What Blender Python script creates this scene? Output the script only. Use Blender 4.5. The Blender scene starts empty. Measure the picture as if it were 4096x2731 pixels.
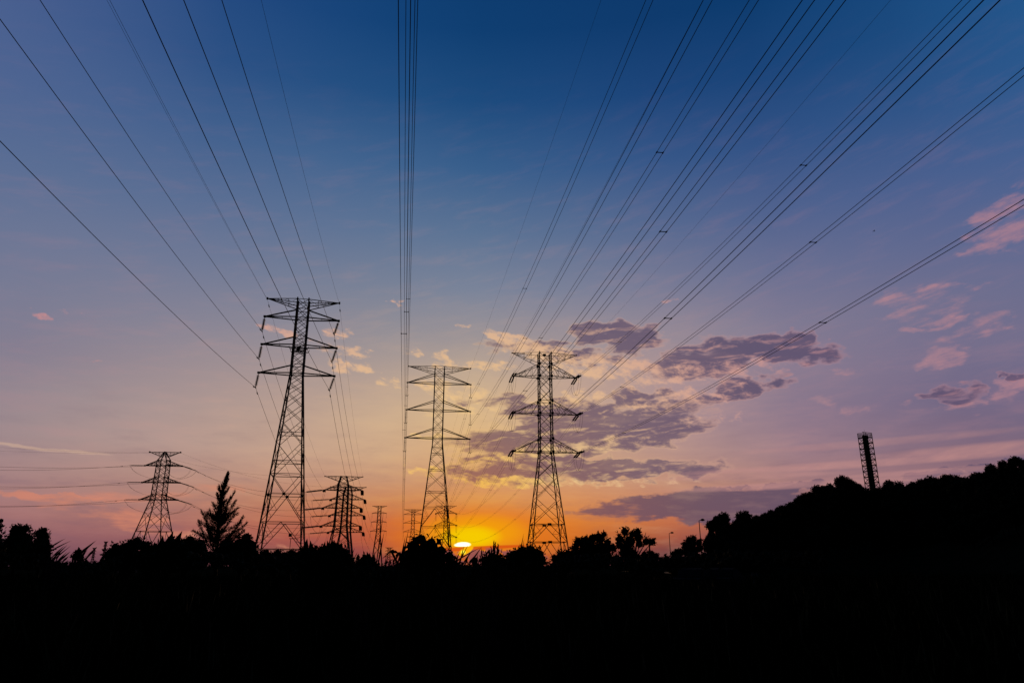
import bpy, math, random
import numpy as np
from mathutils import Vector, Matrix
random.seed(7); RNG = np.random.default_rng(7)
S = bpy.context.scene
COL = S.collection
R = math.radians

# ------------------------------------------------------------------ camera
F = 2850.0; CX = 2048.0; CY = 1365.5; EYE = 1.6; HORIZON = 2262.0
PITCH = math.atan((HORIZON - CY) / F); CP, SP = math.cos(PITCH), math.sin(PITCH)
cam = bpy.data.cameras.new('camera'); camo = bpy.data.objects.new('camera', cam); COL.objects.link(camo)
cam.sensor_fit = 'HORIZONTAL'; cam.sensor_width = 36.0; cam.lens = 36.0 * F / 4096.0
cam.clip_start = 0.1; cam.clip_end = 20000
camo.location = (0, 0, EYE); camo.rotation_euler = (math.pi / 2 + PITCH, 0, 0)
S.camera = camo

def ray(u, v):
    x = (u - CX) / F; y = (CY - v) / F
    return np.array([x, CP - y * SP, SP + y * CP])
def at(u, v, Y):
    d = ray(u, v); return np.array([0, 0, EYE]) + d * (Y / d[1])
def azel(u, v):
    d = ray(u, v); n = np.linalg.norm(d)
    return math.degrees(math.atan2(d[0], d[1])), math.degrees(math.asin(d[2] / n))
def proj_dir(az, el):
    a, e = R(az), R(el)
    d = (math.sin(a) * math.cos(e), math.cos(a) * math.cos(e), math.sin(e))
    k = d[1] * CP + d[2] * SP
    if k < 0.05: return None
    return CX + F * d[0] / k, CY - F * (d[2] * CP - d[1] * SP) / k
def mpp(u, v, Y):
    p = at(u, v, Y) - np.array([0, 0, EYE]); return (p[1] * CP + p[2] * SP) / F

S.view_settings.view_transform = 'Standard'
S.view_settings.look = 'None'
S.view_settings.exposure = 0.0
S.view_settings.gamma = 1.0

# ------------------------------------------------------------------ dusk sky
def lin(c):
    c = np.asarray(c, float) / 255.0
    return np.where(c <= 0.04045, c / 12.92, ((c + 0.055) / 1.055) ** 2.4)

# colour of the clear evening sky along seven bearings, height by height
STRIPS = {
 60:   [(0,(70,97,150)),(300,(77,102,151)),(600,(84,108,150)),(800,(98,115,150)),(1000,(112,120,149)),(1200,(123,124,147)),(1400,(133,126,144)),(1600,(152,137,144)),(1750,(160,138,140)),(1900,(164,130,130)),(2050,(162,114,114)),(2200,(126,86,100)),(2262,(104,72,88))],
 760:  [(0,(30,74,134)),(300,(44,84,139)),(600,(70,101,147)),(900,(98,115,150)),(1200,(125,128,150)),(1400,(150,138,147)),(1600,(172,150,146)),(1800,(184,153,142)),(1950,(184,137,120)),(2050,(176,120,106)),(2150,(158,96,94)),(2200,(136,80,84)),(2262,(112,64,72))],
 1460: [(0,(10,64,124)),(300,(22,74,130)),(600,(58,97,144)),(900,(92,115,150)),(1200,(126,132,150)),(1400,(156,146,149)),(1600,(190,161,143)),(1750,(204,169,140)),(1900,(198,152,125)),(2030,(202,124,78)),(2120,(200,94,58)),(2200,(152,74,70)),(2262,(112,58,64))],
 1700: [(0,(4,60,118)),(300,(16,70,126)),(600,(48,92,142)),(900,(88,114,149)),(1150,(122,131,152)),(1300,(146,144,151)),(1450,(176,156,148)),(1600,(212,181,144)),(1700,(224,189,141)),(1800,(220,180,132)),(1900,(206,158,118)),(2030,(208,130,76)),(2120,(208,104,46)),(2200,(176,78,56)),(2262,(124,58,60))],
 1960: [(0,(2,57,114)),(300,(12,66,122)),(600,(40,87,139)),(900,(85,112,148)),(1150,(120,131,154)),(1300,(146,143,151)),(1450,(178,157,147)),(1600,(220,186,140)),(1750,(219,178,128)),(1900,(214,156,110)),(2000,(226,150,76)),(2080,(238,152,38)),(2150,(236,132,18)),(2200,(214,86,34)),(2262,(140,60,56))],
 2560: [(0,(2,55,111)),(300,(16,64,122)),(600,(44,83,137)),(900,(84,105,145)),(1100,(114,120,149)),(1300,(148,139,151)),(1500,(178,150,148)),(1700,(180,148,146)),(1900,(196,150,126)),(2000,(208,138,102)),(2080,(206,114,70)),(2130,(188,94,62)),(2175,(146,76,64)),(2212,(106,62,68)),(2262,(90,56,64))],
 3310: [(0,(4,60,117)),(400,(28,73,129)),(700,(63,89,141)),(1000,(95,105,145)),(1200,(115,115,145)),(1400,(130,119,144)),(1600,(126,112,138)),(1750,(140,116,135)),(1850,(156,122,132)),(1950,(156,114,118)),(2060,(150,98,98)),(2150,(130,80,82)),(2262,(96,64,74))],
 4036: [(0,(26,87,147)),(300,(44,91,148)),(600,(69,98,148)),(900,(90,104,145)),(1100,(105,108,141)),(1300,(116,111,139)),(1500,(111,104,134)),(1650,(107,99,128)),(1780,(128,104,122)),(1850,(132,102,116)),(1950,(128,96,108)),(2262,(80,58,74))],
}
for k_ in STRIPS:
    STRIPS[k_] = [(v, (c[0] + 8 * max(0, 1 - v / 1100), c[1] + 1 * max(0, 1 - v / 1100), c[2] - 5 * max(0, 1 - v / 1100))) for v, c in STRIPS[k_]]
US = sorted(STRIPS)
def strip_col(u, v):
    t = STRIPS[u]; vs = [a for a, _ in t]; cs = np.array([c for _, c in t], float)
    return np.array([np.interp(v, vs, cs[:, k]) for k in range(3)])
def sky_col(az, el):
    p = proj_dir(max(-50, min(50, az)), min(el, 44))
    u = max(-350, min(4400, p[0])); v = max(-350, p[1])
    v = max(v, 0)
    uc = max(US[0], min(US[-1], u))
    i = max(0, min(len(US) - 2, int(np.searchsorted(US, uc)) - 1)); t = (uc - US[i]) / (US[i + 1] - US[i])
    return lin(strip_col(US[i], v) * (1 - t) + strip_col(US[i + 1], v) * t)

world = bpy.data.worlds.new('World'); S.world = world; world.use_nodes = True
nt = world.node_tree; nt.nodes.clear(); LK = nt.links
def node(t, **kw):
    n = nt.nodes.new(t)
    for k, v in kw.items(): setattr(n, k, v)
    return n
def put(sock, v):
    if isinstance(v, bpy.types.NodeSocket): LK.new(v, sock)
    elif isinstance(v, (tuple, list, np.ndarray)): sock.default_value = tuple(float(q) for q in v) + ((1.0,) if len(v) == 3 and len(sock.default_value) == 4 else ())
    else: sock.default_value = v
def M(op, a, b=0.0, c=0.0, clamp=False):
    n = node('ShaderNodeMath', operation=op, use_clamp=clamp)
    put(n.inputs[0], a); put(n.inputs[1], b); put(n.inputs[2], c); return n.outputs[0]
def mix(f, a, b):
    n = node('ShaderNodeMix', data_type='RGBA'); n.clamp_factor = True
    put(n.inputs[0], f); put(n.inputs[6], a); put(n.inputs[7], b); return n.outputs[2]
def sstep(x, a, b, lo=0.0, hi=1.0, kind='SMOOTHSTEP'):
    n = node('ShaderNodeMapRange', interpolation_type=kind)
    put(n.inputs[0], x); n.inputs[1].default_value = a; n.inputs[2].default_value = b
    n.inputs[3].default_value = lo; n.inputs[4].default_value = hi; return n.outputs[0]
def combine(x, y, z=0.0):
    n = node('ShaderNodeCombineXYZ'); put(n.inputs[0], x); put(n.inputs[1], y); put(n.inputs[2], z); return n.outputs[0]
def noise(vec, scale, detail=5, rough=0.55, dist=0.0):
    n = node('ShaderNodeTexNoise'); put(n.inputs['Vector'], vec); n.inputs['Scale'].default_value = scale
    n.inputs['Detail'].default_value = detail; n.inputs['Roughness'].default_value = rough; n.inputs['Distortion'].default_value = dist
    return n.outputs[0]

tc = node('ShaderNodeTexCoord')
nrm = node('ShaderNodeVectorMath', operation='NORMALIZE'); LK.new(tc.outputs['Generated'], nrm.inputs[0])
sx = node('ShaderNodeSeparateXYZ'); LK.new(nrm.outputs[0], sx.inputs[0])
AZ = M('MULTIPLY', M('ARCTAN2', sx.outputs[0], sx.outputs[1]), 180 / math.pi)
EL = M('MULTIPLY', M('ARCSINE', sx.outputs[2]), 180 / math.pi)

EMAX = 48.0
ELS = [0.0, 1.0, 2.0, 3.2, 4.6, 6.3, 8.5, 11, 14, 17.5, 21.5, 26, 31, 36, 41, 46]
AZS = [-46, -36, -26, -17, -10, -3, 5, 13, 22, 33, 46]
efac = M('DIVIDE', EL, EMAX, clamp=True)
base = None
for i, az in enumerate(AZS):
    rp = node('ShaderNodeValToRGB'); cr = rp.color_ramp; cr.interpolation = 'LINEAR'
    while len(cr.elements) < len(ELS): cr.elements.new(0.5)
    for e, el in zip(cr.elements, ELS): e.position = el / EMAX
    for e, el in zip(cr.elements, ELS): e.color = tuple(sky_col(az, el)) + (1,)
    LK.new(efac, rp.inputs[0])
    base = rp.outputs[0] if base is None else mix(sstep(AZ, AZS[i - 1], az, kind='LINEAR'), base, rp.outputs[0])

# the physical dusk sky fills the rest of the dome, dim and blue away from the sunset
SUN_AZ, SUN_EL = azel(1850, 2176)
nish = node('ShaderNodeTexSky', sky_type='NISHITA', sun_disc=False)
nish.sun_elevation = R(SUN_EL); nish.sun_rotation = R(SUN_AZ); nish.dust_density = 3.0; nish.ozone_density = 2.0
dim = mix(0.86, nish.outputs[0], (0, 0, 0)); 
sc_ = node('ShaderNodeVectorMath', operation='SCALE'); LK.new(dim, sc_.inputs[0]); sc_.inputs['Scale'].default_value = 0.05
back = sc_.outputs[0]
away = M('MAXIMUM', sstep(M('ABSOLUTE', AZ), 46, 80), sstep(EL, 47, 66))

# --- clouds, placed by bearing and height in degrees
def wob(x, y, sc, dt):
    w = node('ShaderNodeTexNoise'); put(w.inputs['Vector'], combine(x, y, 23.0)); w.inputs['Scale'].default_value = sc; w.inputs['Detail'].default_value = dt
    sp = node('ShaderNodeSeparateColor'); LK.new(w.outputs[1], sp.inputs[0]); return M('SUBTRACT', sp.outputs[0], 0.5), M('SUBTRACT', sp.outputs[1], 0.5)
wa_, wb_ = wob(AZ, M('MULTIPLY', EL, 1.6), 0.42, 4)
CAZ = [M('MULTIPLY_ADD', wa_, 6.5, AZ), AZ]; CEL = [M('MULTIPLY_ADD', wb_, 2.6, EL), EL]     # patches of cloud have wandering outlines
wc_, wd_ = wob(AZ, M('MULTIPLY', EL, 1.6), 0.9, 4)
CAZ2 = M('MULTIPLY_ADD', wc_, 2.4, AZ); CEL2 = M('MULTIPLY_ADD', wd_, 1.1, EL)
COORD = (AZ, EL)
def ell(u, v, ru, rv, ang=0.0):
    a0, e0 = azel(u, v); a1, _ = azel(u + ru, v); a2, _ = azel(u - ru, v); _, e1 = azel(u, v - rv); _, e2 = azel(u, v + rv)
    ra, re = abs(a1 - a2) / 2, abs(e1 - e2) / 2
    c, s = math.cos(R(ang)), math.sin(R(ang))
    da = M('SUBTRACT', COORD[0], a0); de = M('SUBTRACT', COORD[1], e0)
    p = M('MULTIPLY_ADD', da, c / ra, M('MULTIPLY', de, s / ra))
    q = M('MULTIPLY_ADD', da, -s / re, M('MULTIPLY', de, c / re))
    r2 = M('MULTIPLY_ADD', p, p, M('MULTIPLY', q, q))
    return sstep(r2, 2.2, 0.0, kind='SMOOTHSTEP')
def union(lst):
    o = None
    for e in lst:
        m = ell(*e[:5]) if len(e) > 4 else ell(*e)
        if len(e) > 5: m = M('MULTIPLY', m, e[5])
        o = m if o is None else M('MAXIMUM', o, m)
    return o

DARK = [(3110,1395,250,62,-8,1.15),(2860,1425,230,72,8),(2480,1345,170,55,-5),(2950,1560,160,45,8),(2560,1585,130,32),
        (2500,1690,330,70,8),(2250,1655,260,50),(2150,1760,330,75,4),(2070,1865,260,72,0,1.1),(2300,1880,240,50),(2600,1745,260,44,8),
        (2590,1880,290,42),(2420,1850,130,24),(3840,1585,110,50,-10,0.9),
        (2240,1412,300,34,-8,0.85),(1960,1600,150,30,0,0.7),(2700,1480,200,40,0,0.75),(4080,1490,40,24,0,0.8)]
STRATUS = [(2760,2015,430,48,4),(3000,2035,300,58,2),(3160,1945,130,20,6),(2850,2040,110,16,0),(2950,1948,60,7,0),(3720,1897,100,9,0),(3640,1915,40,8,0),
           (3950,1868,160,10,0,0.7),(4090,1832,70,9,0,0.7)]
PUFF = [(2420,1470,260,50,-4,.95),(2620,1500,220,40,4,.85),(2900,1480,260,36,0,.75),(2760,1590,260,40,6,.7),(2330,1590,200,30,4,.7),(2240,1800,330,34,6,.7),(2080,1925,240,22,0,.95),(2330,1930,150,14,0,.6),(2600,1925,220,14,0,.7),(1850,1640,140,26,4,.8),(2850,1680,150,24,6,.55),(3100,1470,150,20,0,.6),(1088,1310,50,17,-14),(1145,1332,48,16,-16),(1375,1470,42,24),(1440,1472,44,20,-14),(1425,1410,55,20,-8),(1350,1452,40,20),(1550,1525,48,22,-16),(1350,1330,60,26,0,.75),(1310,1385,70,24,-20,.7),
        (1592,1208,30,9),(1655,1405,40,18),(1765,1440,34,32),(1850,1308,38,9),(1960,1340,28,13,-18),
        (2080,1375,130,36,-18),(2190,1420,160,30,-10),(1960,1465,130,18),(1755,1555,80,45,-20),(1860,1575,90,40),
        (270,1245,40,9),(170,1265,50,11,-16),(395,1455,20,7,0,.8),(2680,1205,28,10,0,.8),(1710,1745,60,12),(1690,1880,80,14,0,.8)]
WISP = [(4070,860,190,95,24),(3990,985,150,32,6),(3990,920,120,40,10),(3700,1210,170,75,4),(3640,1225,80,50,0),(3850,1145,120,26,-6),(3900,1312,140,40,6),(3740,1296,140,14,8),(3640,1600,60,20,6),(3770,1430,120,30,6,.8),
        (3400,1475,60,20,0,.8),(3420,1635,70,26,-6,.7),(3280,1590,90,26,0,.7),(4060,1560,90,40,14),(3800,1640,130,22,0)]
BAND = [(3560,1845,760,15,1,.9),(3900,1800,420,22,1,.8),(3250,1935,520,13,1,.75),(3750,1885,420,12,1,.7),(2980,1905,320,12,0,.5),(3500,1770,500,14,1,.4)]
LEFT = [(300,2012,380,16,-7,.85),(420,2062,260,22,-9,.8),(560,2085,200,40,-14,1.0),(250,1985,260,8,-3,.7),(60,1975,70,14,-5,.8),(640,1990,260,26,0,.5),(900,1950,160,16,0,.45),(1110,2175,70,10,-20,.5)]

def cen(n, k): return M('MULTIPLY', M('SUBTRACT', n, 0.5), k)      # noise centred on 0, stretched
def swirl(x, y, k):   # bend the coordinates a little so that cloud edges curl
    w = node('ShaderNodeTexNoise'); put(w.inputs['Vector'], combine(x, y, 11.0)); w.inputs['Scale'].default_value = 0.35; w.inputs['Detail'].default_value = 3
    sp = node('ShaderNodeSeparateColor'); LK.new(w.outputs[1], sp.inputs[0])
    return M('MULTIPLY_ADD', sp.outputs[0], k, x), M('MULTIPLY_ADD', sp.outputs[1], k, y)
wx, wy = swirl(M('MULTIPLY', AZ, 0.72), M('MULTIPLY_ADD', EL, 2.5, M('MULTIPLY', AZ, -0.16)), 2.6)
n_big = cen(noise(combine(wx, wy), 0.42, 9, 0.58), 4.2)
n_shift = cen(noise(combine(M('ADD', wx, -0.10), M('ADD', wy, -0.55)), 0.42, 9, 0.58), 4.2)
fx, fy = swirl(AZ, M('MULTIPLY_ADD', EL, 1.9, M('MULTIPLY', AZ, 0.30)), 1.0)
n_fine = cen(noise(combine(fx, fy, 7.0), 0.9, 8, 0.62), 4.4)
hx, hy = swirl(M('MULTIPLY_ADD', EL, 0.12, M('MULTIPLY', AZ, 0.30)), M('SUBTRACT', M('MULTIPLY', EL, 1.5), M('MULTIPLY', AZ, 0.30)), 1.2)
n_str = cen(noise(combine(hx, hy, 3.0), 0.75, 9, 0.6), 4.4)
gx, gy = swirl(M('MULTIPLY', AZ, 0.34), M('MULTIPLY', EL, 1.6), 0.6)
n_hor = cen(noise(combine(gx, gy, 5.0), 0.75, 8, 0.58), 4.0)

# distance from the sun decides the colour of lit and shaded cloud
dsa = M('SUBTRACT', AZ, SUN_AZ); dse = M('SUBTRACT', EL, SUN_EL)
dsun = M('SQRT', M('MULTIPLY_ADD', dsa, dsa, M('MULTIPLY', dse, dse)))
def ramp(fac, stops):
    rp = node('ShaderNodeValToRGB'); cr = rp.color_ramp
    while len(cr.elements) < len(stops): cr.elements.new(0.5)
    for e, s in zip(cr.elements, stops): e.position = s[0]
    for e, s in zip(cr.elements, stops): e.color = tuple(lin(s[1])) + (1,)
    LK.new(fac, rp.inputs[0]); return rp.outputs[0]
dfac = M('DIVIDE', dsun, 45.0, clamp=True)
LIT = ramp(dfac, [(0.0,(255,196,40)),(0.12,(252,196,92)),(0.22,(236,196,138)),(0.36,(228,184,144)),(0.52,(212,160,146)),(0.68,(194,140,142)),(1.0,(188,134,142))])
SHADE = ramp(dfac, [(0.0,(196,90,50)),(0.10,(150,96,88)),(0.2,(120,88,98)),(0.35,(106,86,106)),(0.6,(88,76,104)),(1.0,(98,82,110))])

def cover(m, n, lo, hi, k=1.0):
    # cloud where the broken noise beats the threshold set by the patch
    return M('MULTIPLY', sstep(M('MULTIPLY_ADD', m, k, n), lo, hi), sstep(m, 0.0, 0.4))
COORD = (CAZ[0], CEL[0]); mD = union(DARK)
def dens(n): return M('MULTIPLY', M('MULTIPLY_ADD', n, 0.66, M('MULTIPLY_ADD', mD, 1.45, -0.44)), sstep(mD, 0.0, 0.35))
dD = dens(n_big); d2 = dens(n_shift)
thick = sstep(dD, 0.12, 0.72); alpha = sstep(dD, -0.02, 0.80)
under = sstep(M('SUBTRACT', dD, d2), 0.0, 0.5)          # lower faces catch the low sun
body = mix(thick, LIT, SHADE)
body = mix(M('MULTIPLY', under, M('MULTIPLY_ADD', thick, -0.30, 0.95)), body, LIT)
col = base
# thin high cirrus, barely there
ci = M('MULTIPLY', sstep(n_str, -0.2, 1.2), M('MULTIPLY', sstep(EL, 40, 22), sstep(EL, 4, 12)))
col = mix(M('MULTIPLY', ci, 0.09), col, LIT)
col = mix(M('MULTIPLY', alpha, 0.84), col, body)
COORD = (CAZ2, CEL2); mS = union(STRATUS)
dS = cover(mS, n_hor, 0.20, 1.0, 1.5)
STC = ramp(dfac, [(0.0,(170,90,60)),(0.2,(124,84,92)),(0.4,(100,80,98)),(0.6,(94,78,100)),(1.0,(92,82,112))])
col = mix(M('MULTIPLY', dS, 0.9), col, STC)
mP = union(PUFF)
dP = cover(mP, n_fine, 0.25, 1.45)
col = mix(M('MULTIPLY', dP, 0.85), col, LIT)
COORD = (CAZ[0], CEL[0]); mW = union(WISP)
dW = cover(mW, M('ADD', n_str, M('MULTIPLY', n_fine, 0.35)), 0.25, 1.75)
col = mix(M('MULTIPLY', dW, 0.62), col, LIT)
COORD = (AZ, EL); mB = union(BAND); col = mix(M('MULTIPLY', mB, M('MULTIPLY_ADD', n_str, 0.35, 0.68)), col, tuple(lin((192, 140, 136))) )
COORD = (CAZ2, CEL2); mL = union(LEFT); COORD = (AZ, EL); col = mix(M('MULTIPLY', cover(mL, n_hor, 0.15, 1.5), 0.85), col, tuple(lin((208, 130, 104))))
COORD = (M('MULTIPLY_ADD', wc_, 0.5, AZ), M('MULTIPLY_ADD', wd_, 0.28, EL)); mQ = union([(95,1786,150,6,-4),(310,1807,120,5.5,-2,.9)]); COORD = (AZ, EL)
col = mix(M('MULTIPLY', mQ, 0.5), col, tuple(lin((214, 178, 152))))
# faint high veil everywhere in the lower sky
veil = M('MULTIPLY', M('MULTIPLY', n_hor, 0.16), sstep(EL, 24, 8))
col = mix(M('MAXIMUM', veil, 0.0), col, LIT)
dusk = M('MULTIPLY', M('MULTIPLY', sstep(n_hor, 0.1, -1.2), 0.28), sstep(EL, 15, 4)); col = mix(dusk, col, SHADE)

# --- afterglow and the sun itself behind low cloud
def warm(u, v, ru, rv, c, k, gain=1.0):
    global col
    col = mix(M('MULTIPLY', ell(u, v, ru, rv), k), col, tuple(lin(c) * gain))
warm(1930, 2150, 350, 105, (230, 118, 24), 0.75)
warm(1905, 2130, 180, 62, (243, 158, 10), 0.95)
warm(1885, 2146, 96, 38, (246, 204, 0), .95)
m = ell(1900, 2192, 190, 7, 3); col = mix(M('MULTIPLY', sstep(m, 0.15, 0.7), 0.85), col, tuple(lin((214, 78, 18))))
m = ell(1890, 2226, 260, 30); mm = cover(m, n_fine, 0.3, 0.8); col = mix(M('MULTIPLY', mm, 0.85), col, tuple(lin((138, 78, 84))))
m = ell(1863, 2201, 30, 12, 28); col = mix(sstep(m, 0.2, 0.6), col, tuple(lin((252, 178, 10))))
m = ell(1853, 2208, 9, 8, 0); col = mix(sstep(m, 0.2, 0.8), col, tuple(lin((255, 232, 60)) * 1.2))
m = M('MULTIPLY', ell(1850, 2178, 28, 9.5, 3), sstep(EL, azel(1850, 2187)[1], azel(1850, 2182)[1]))
col = mix(sstep(m, 0.08, 0.5), col, tuple(lin((255, 238, 40)) * 1.1))
col = mix(sstep(m, 0.12, 0.75), col, (1.5, 1.4, 1.15))

final = mix(away, col, back)
below = sstep(EL, -0.2, -1.5); final = mix(below, final, (0.004, 0.004, 0.005))
bg = node('ShaderNodeBackground'); LK.new(final, bg.inputs[0]); bg.inputs[1].default_value = 1.0
wo = node('ShaderNodeOutputWorld'); LK.new(bg.outputs[0], wo.inputs[0])
world.cycles.sampling_method = 'MANUAL'; world.cycles.sample_map_resolution = 1024

sl = bpy.data.lights.new('sun', 'SUN'); so = bpy.data.objects.new('sun', sl); COL.objects.link(so)
sl.energy = 0.5; sl.angle = R(0.5); sl.color = (1.0, 0.55, 0.25)
sd = Vector((math.sin(R(SUN_AZ)) * math.cos(R(SUN_EL)), math.cos(R(SUN_AZ)) * math.cos(R(SUN_EL)), math.sin(R(SUN_EL))))
so.rotation_euler = sd.to_track_quat('Z', 'Y').to_euler(); so.location = sd * 60

# ------------------------------------------------------------------ materials
def material(name, c1, c2, scale=6.0, rough=0.8, metal=0.0, spec=0.3):
    m = bpy.data.materials.new(name); m.use_nodes = True; t = m.node_tree
    b = t.nodes['Principled BSDF']; b.inputs['Roughness'].default_value = rough; b.inputs['Metallic'].default_value = metal
    b.inputs['Specular IOR Level'].default_value = spec
    tcn = t.nodes.new('ShaderNodeTexCoord'); n = t.nodes.new('ShaderNodeTexNoise'); n.inputs['Scale'].default_value = scale; n.inputs['Detail'].default_value = 4
    r = t.nodes.new('ShaderNodeValToRGB'); r.color_ramp.elements[0].position = 0.35; r.color_ramp.elements[1].position = 0.68
    r.color_ramp.elements[0].color = tuple(c1) + (1,); r.color_ramp.elements[1].color = tuple(c2) + (1,)
    t.links.new(tcn.outputs['Object'], n.inputs['Vector']); t.links.new(n.outputs[0], r.inputs[0]); t.links.new(r.outputs[0], b.inputs['Base Color'])
    return m
STEEL = material('weathered_steel', (0.055, 0.05, 0.048), (0.09, 0.085, 0.08), 3, 0.75, 0.0, 0.2)
WIRE = material('conductor_aluminium', (0.06, 0.06, 0.062), (0.09, 0.09, 0.09), 2, 0.7, 0.0, 0.2)
PORC = material('brown_porcelain', (0.04, 0.02, 0.014), (0.06, 0.03, 0.02), 8, 0.5, 0.0, 0.3)
PLATE = material('sign_enamel', (0.05, 0.05, 0.05), (0.08, 0.08, 0.07), 6, 0.6)
LEAF = material('dark_leaf', (0.016, 0.026, 0.009), (0.032, 0.048, 0.016), 1.3, 0.9, 0.0, 0.1)
LEAF2 = material('olive_leaf', (0.020, 0.024, 0.010), (0.036, 0.042, 0.018), 1.1, 0.9, 0.0, 0.1)
NEEDLE = material('feathery_needles', (0.016, 0.022, 0.010), (0.030, 0.038, 0.016), 2.0, 0.95, 0.0, 0.05)
BARK = material('bark', (0.02, 0.016, 0.012), (0.04, 0.032, 0.024), 9, 0.95, 0.0, 0.05)
GRASS = material('rough_grass', (0.018, 0.024, 0.008), (0.036, 0.042, 0.016), 0.8, 0.95, 0.0, 0.05)
SOIL = material('field_soil', (0.012, 0.013, 0.007), (0.022, 0.022, 0.012), 0.4, 1.0, 0.0, 0.0)
PAINT = material('dark_car_paint', (0.012, 0.012, 0.014), (0.016, 0.016, 0.018), 1, 0.85, 0.0, 0.02)
GLASS = material('car_glass', (0.01, 0.011, 0.012), (0.012, 0.013, 0.014), 1, 0.15, 0.0, 0.12)
RUBBER = material('tyre_rubber', (0.012, 0.012, 0.012), (0.02, 0.02, 0.02), 12, 0.9, 0.0, 0.1)
CONC = material('concrete', (0.10, 0.10, 0.095), (0.16, 0.155, 0.15), 4, 0.9, 0.0, 0.1)
ASPH = material('asphalt', (0.02, 0.02, 0.02), (0.035, 0.035, 0.035), 5, 0.95, 0.0, 0.1)
FEATH = material('dark_feathers', (0.02, 0.02, 0.02), (0.04, 0.035, 0.03), 10, 0.9)

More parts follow.
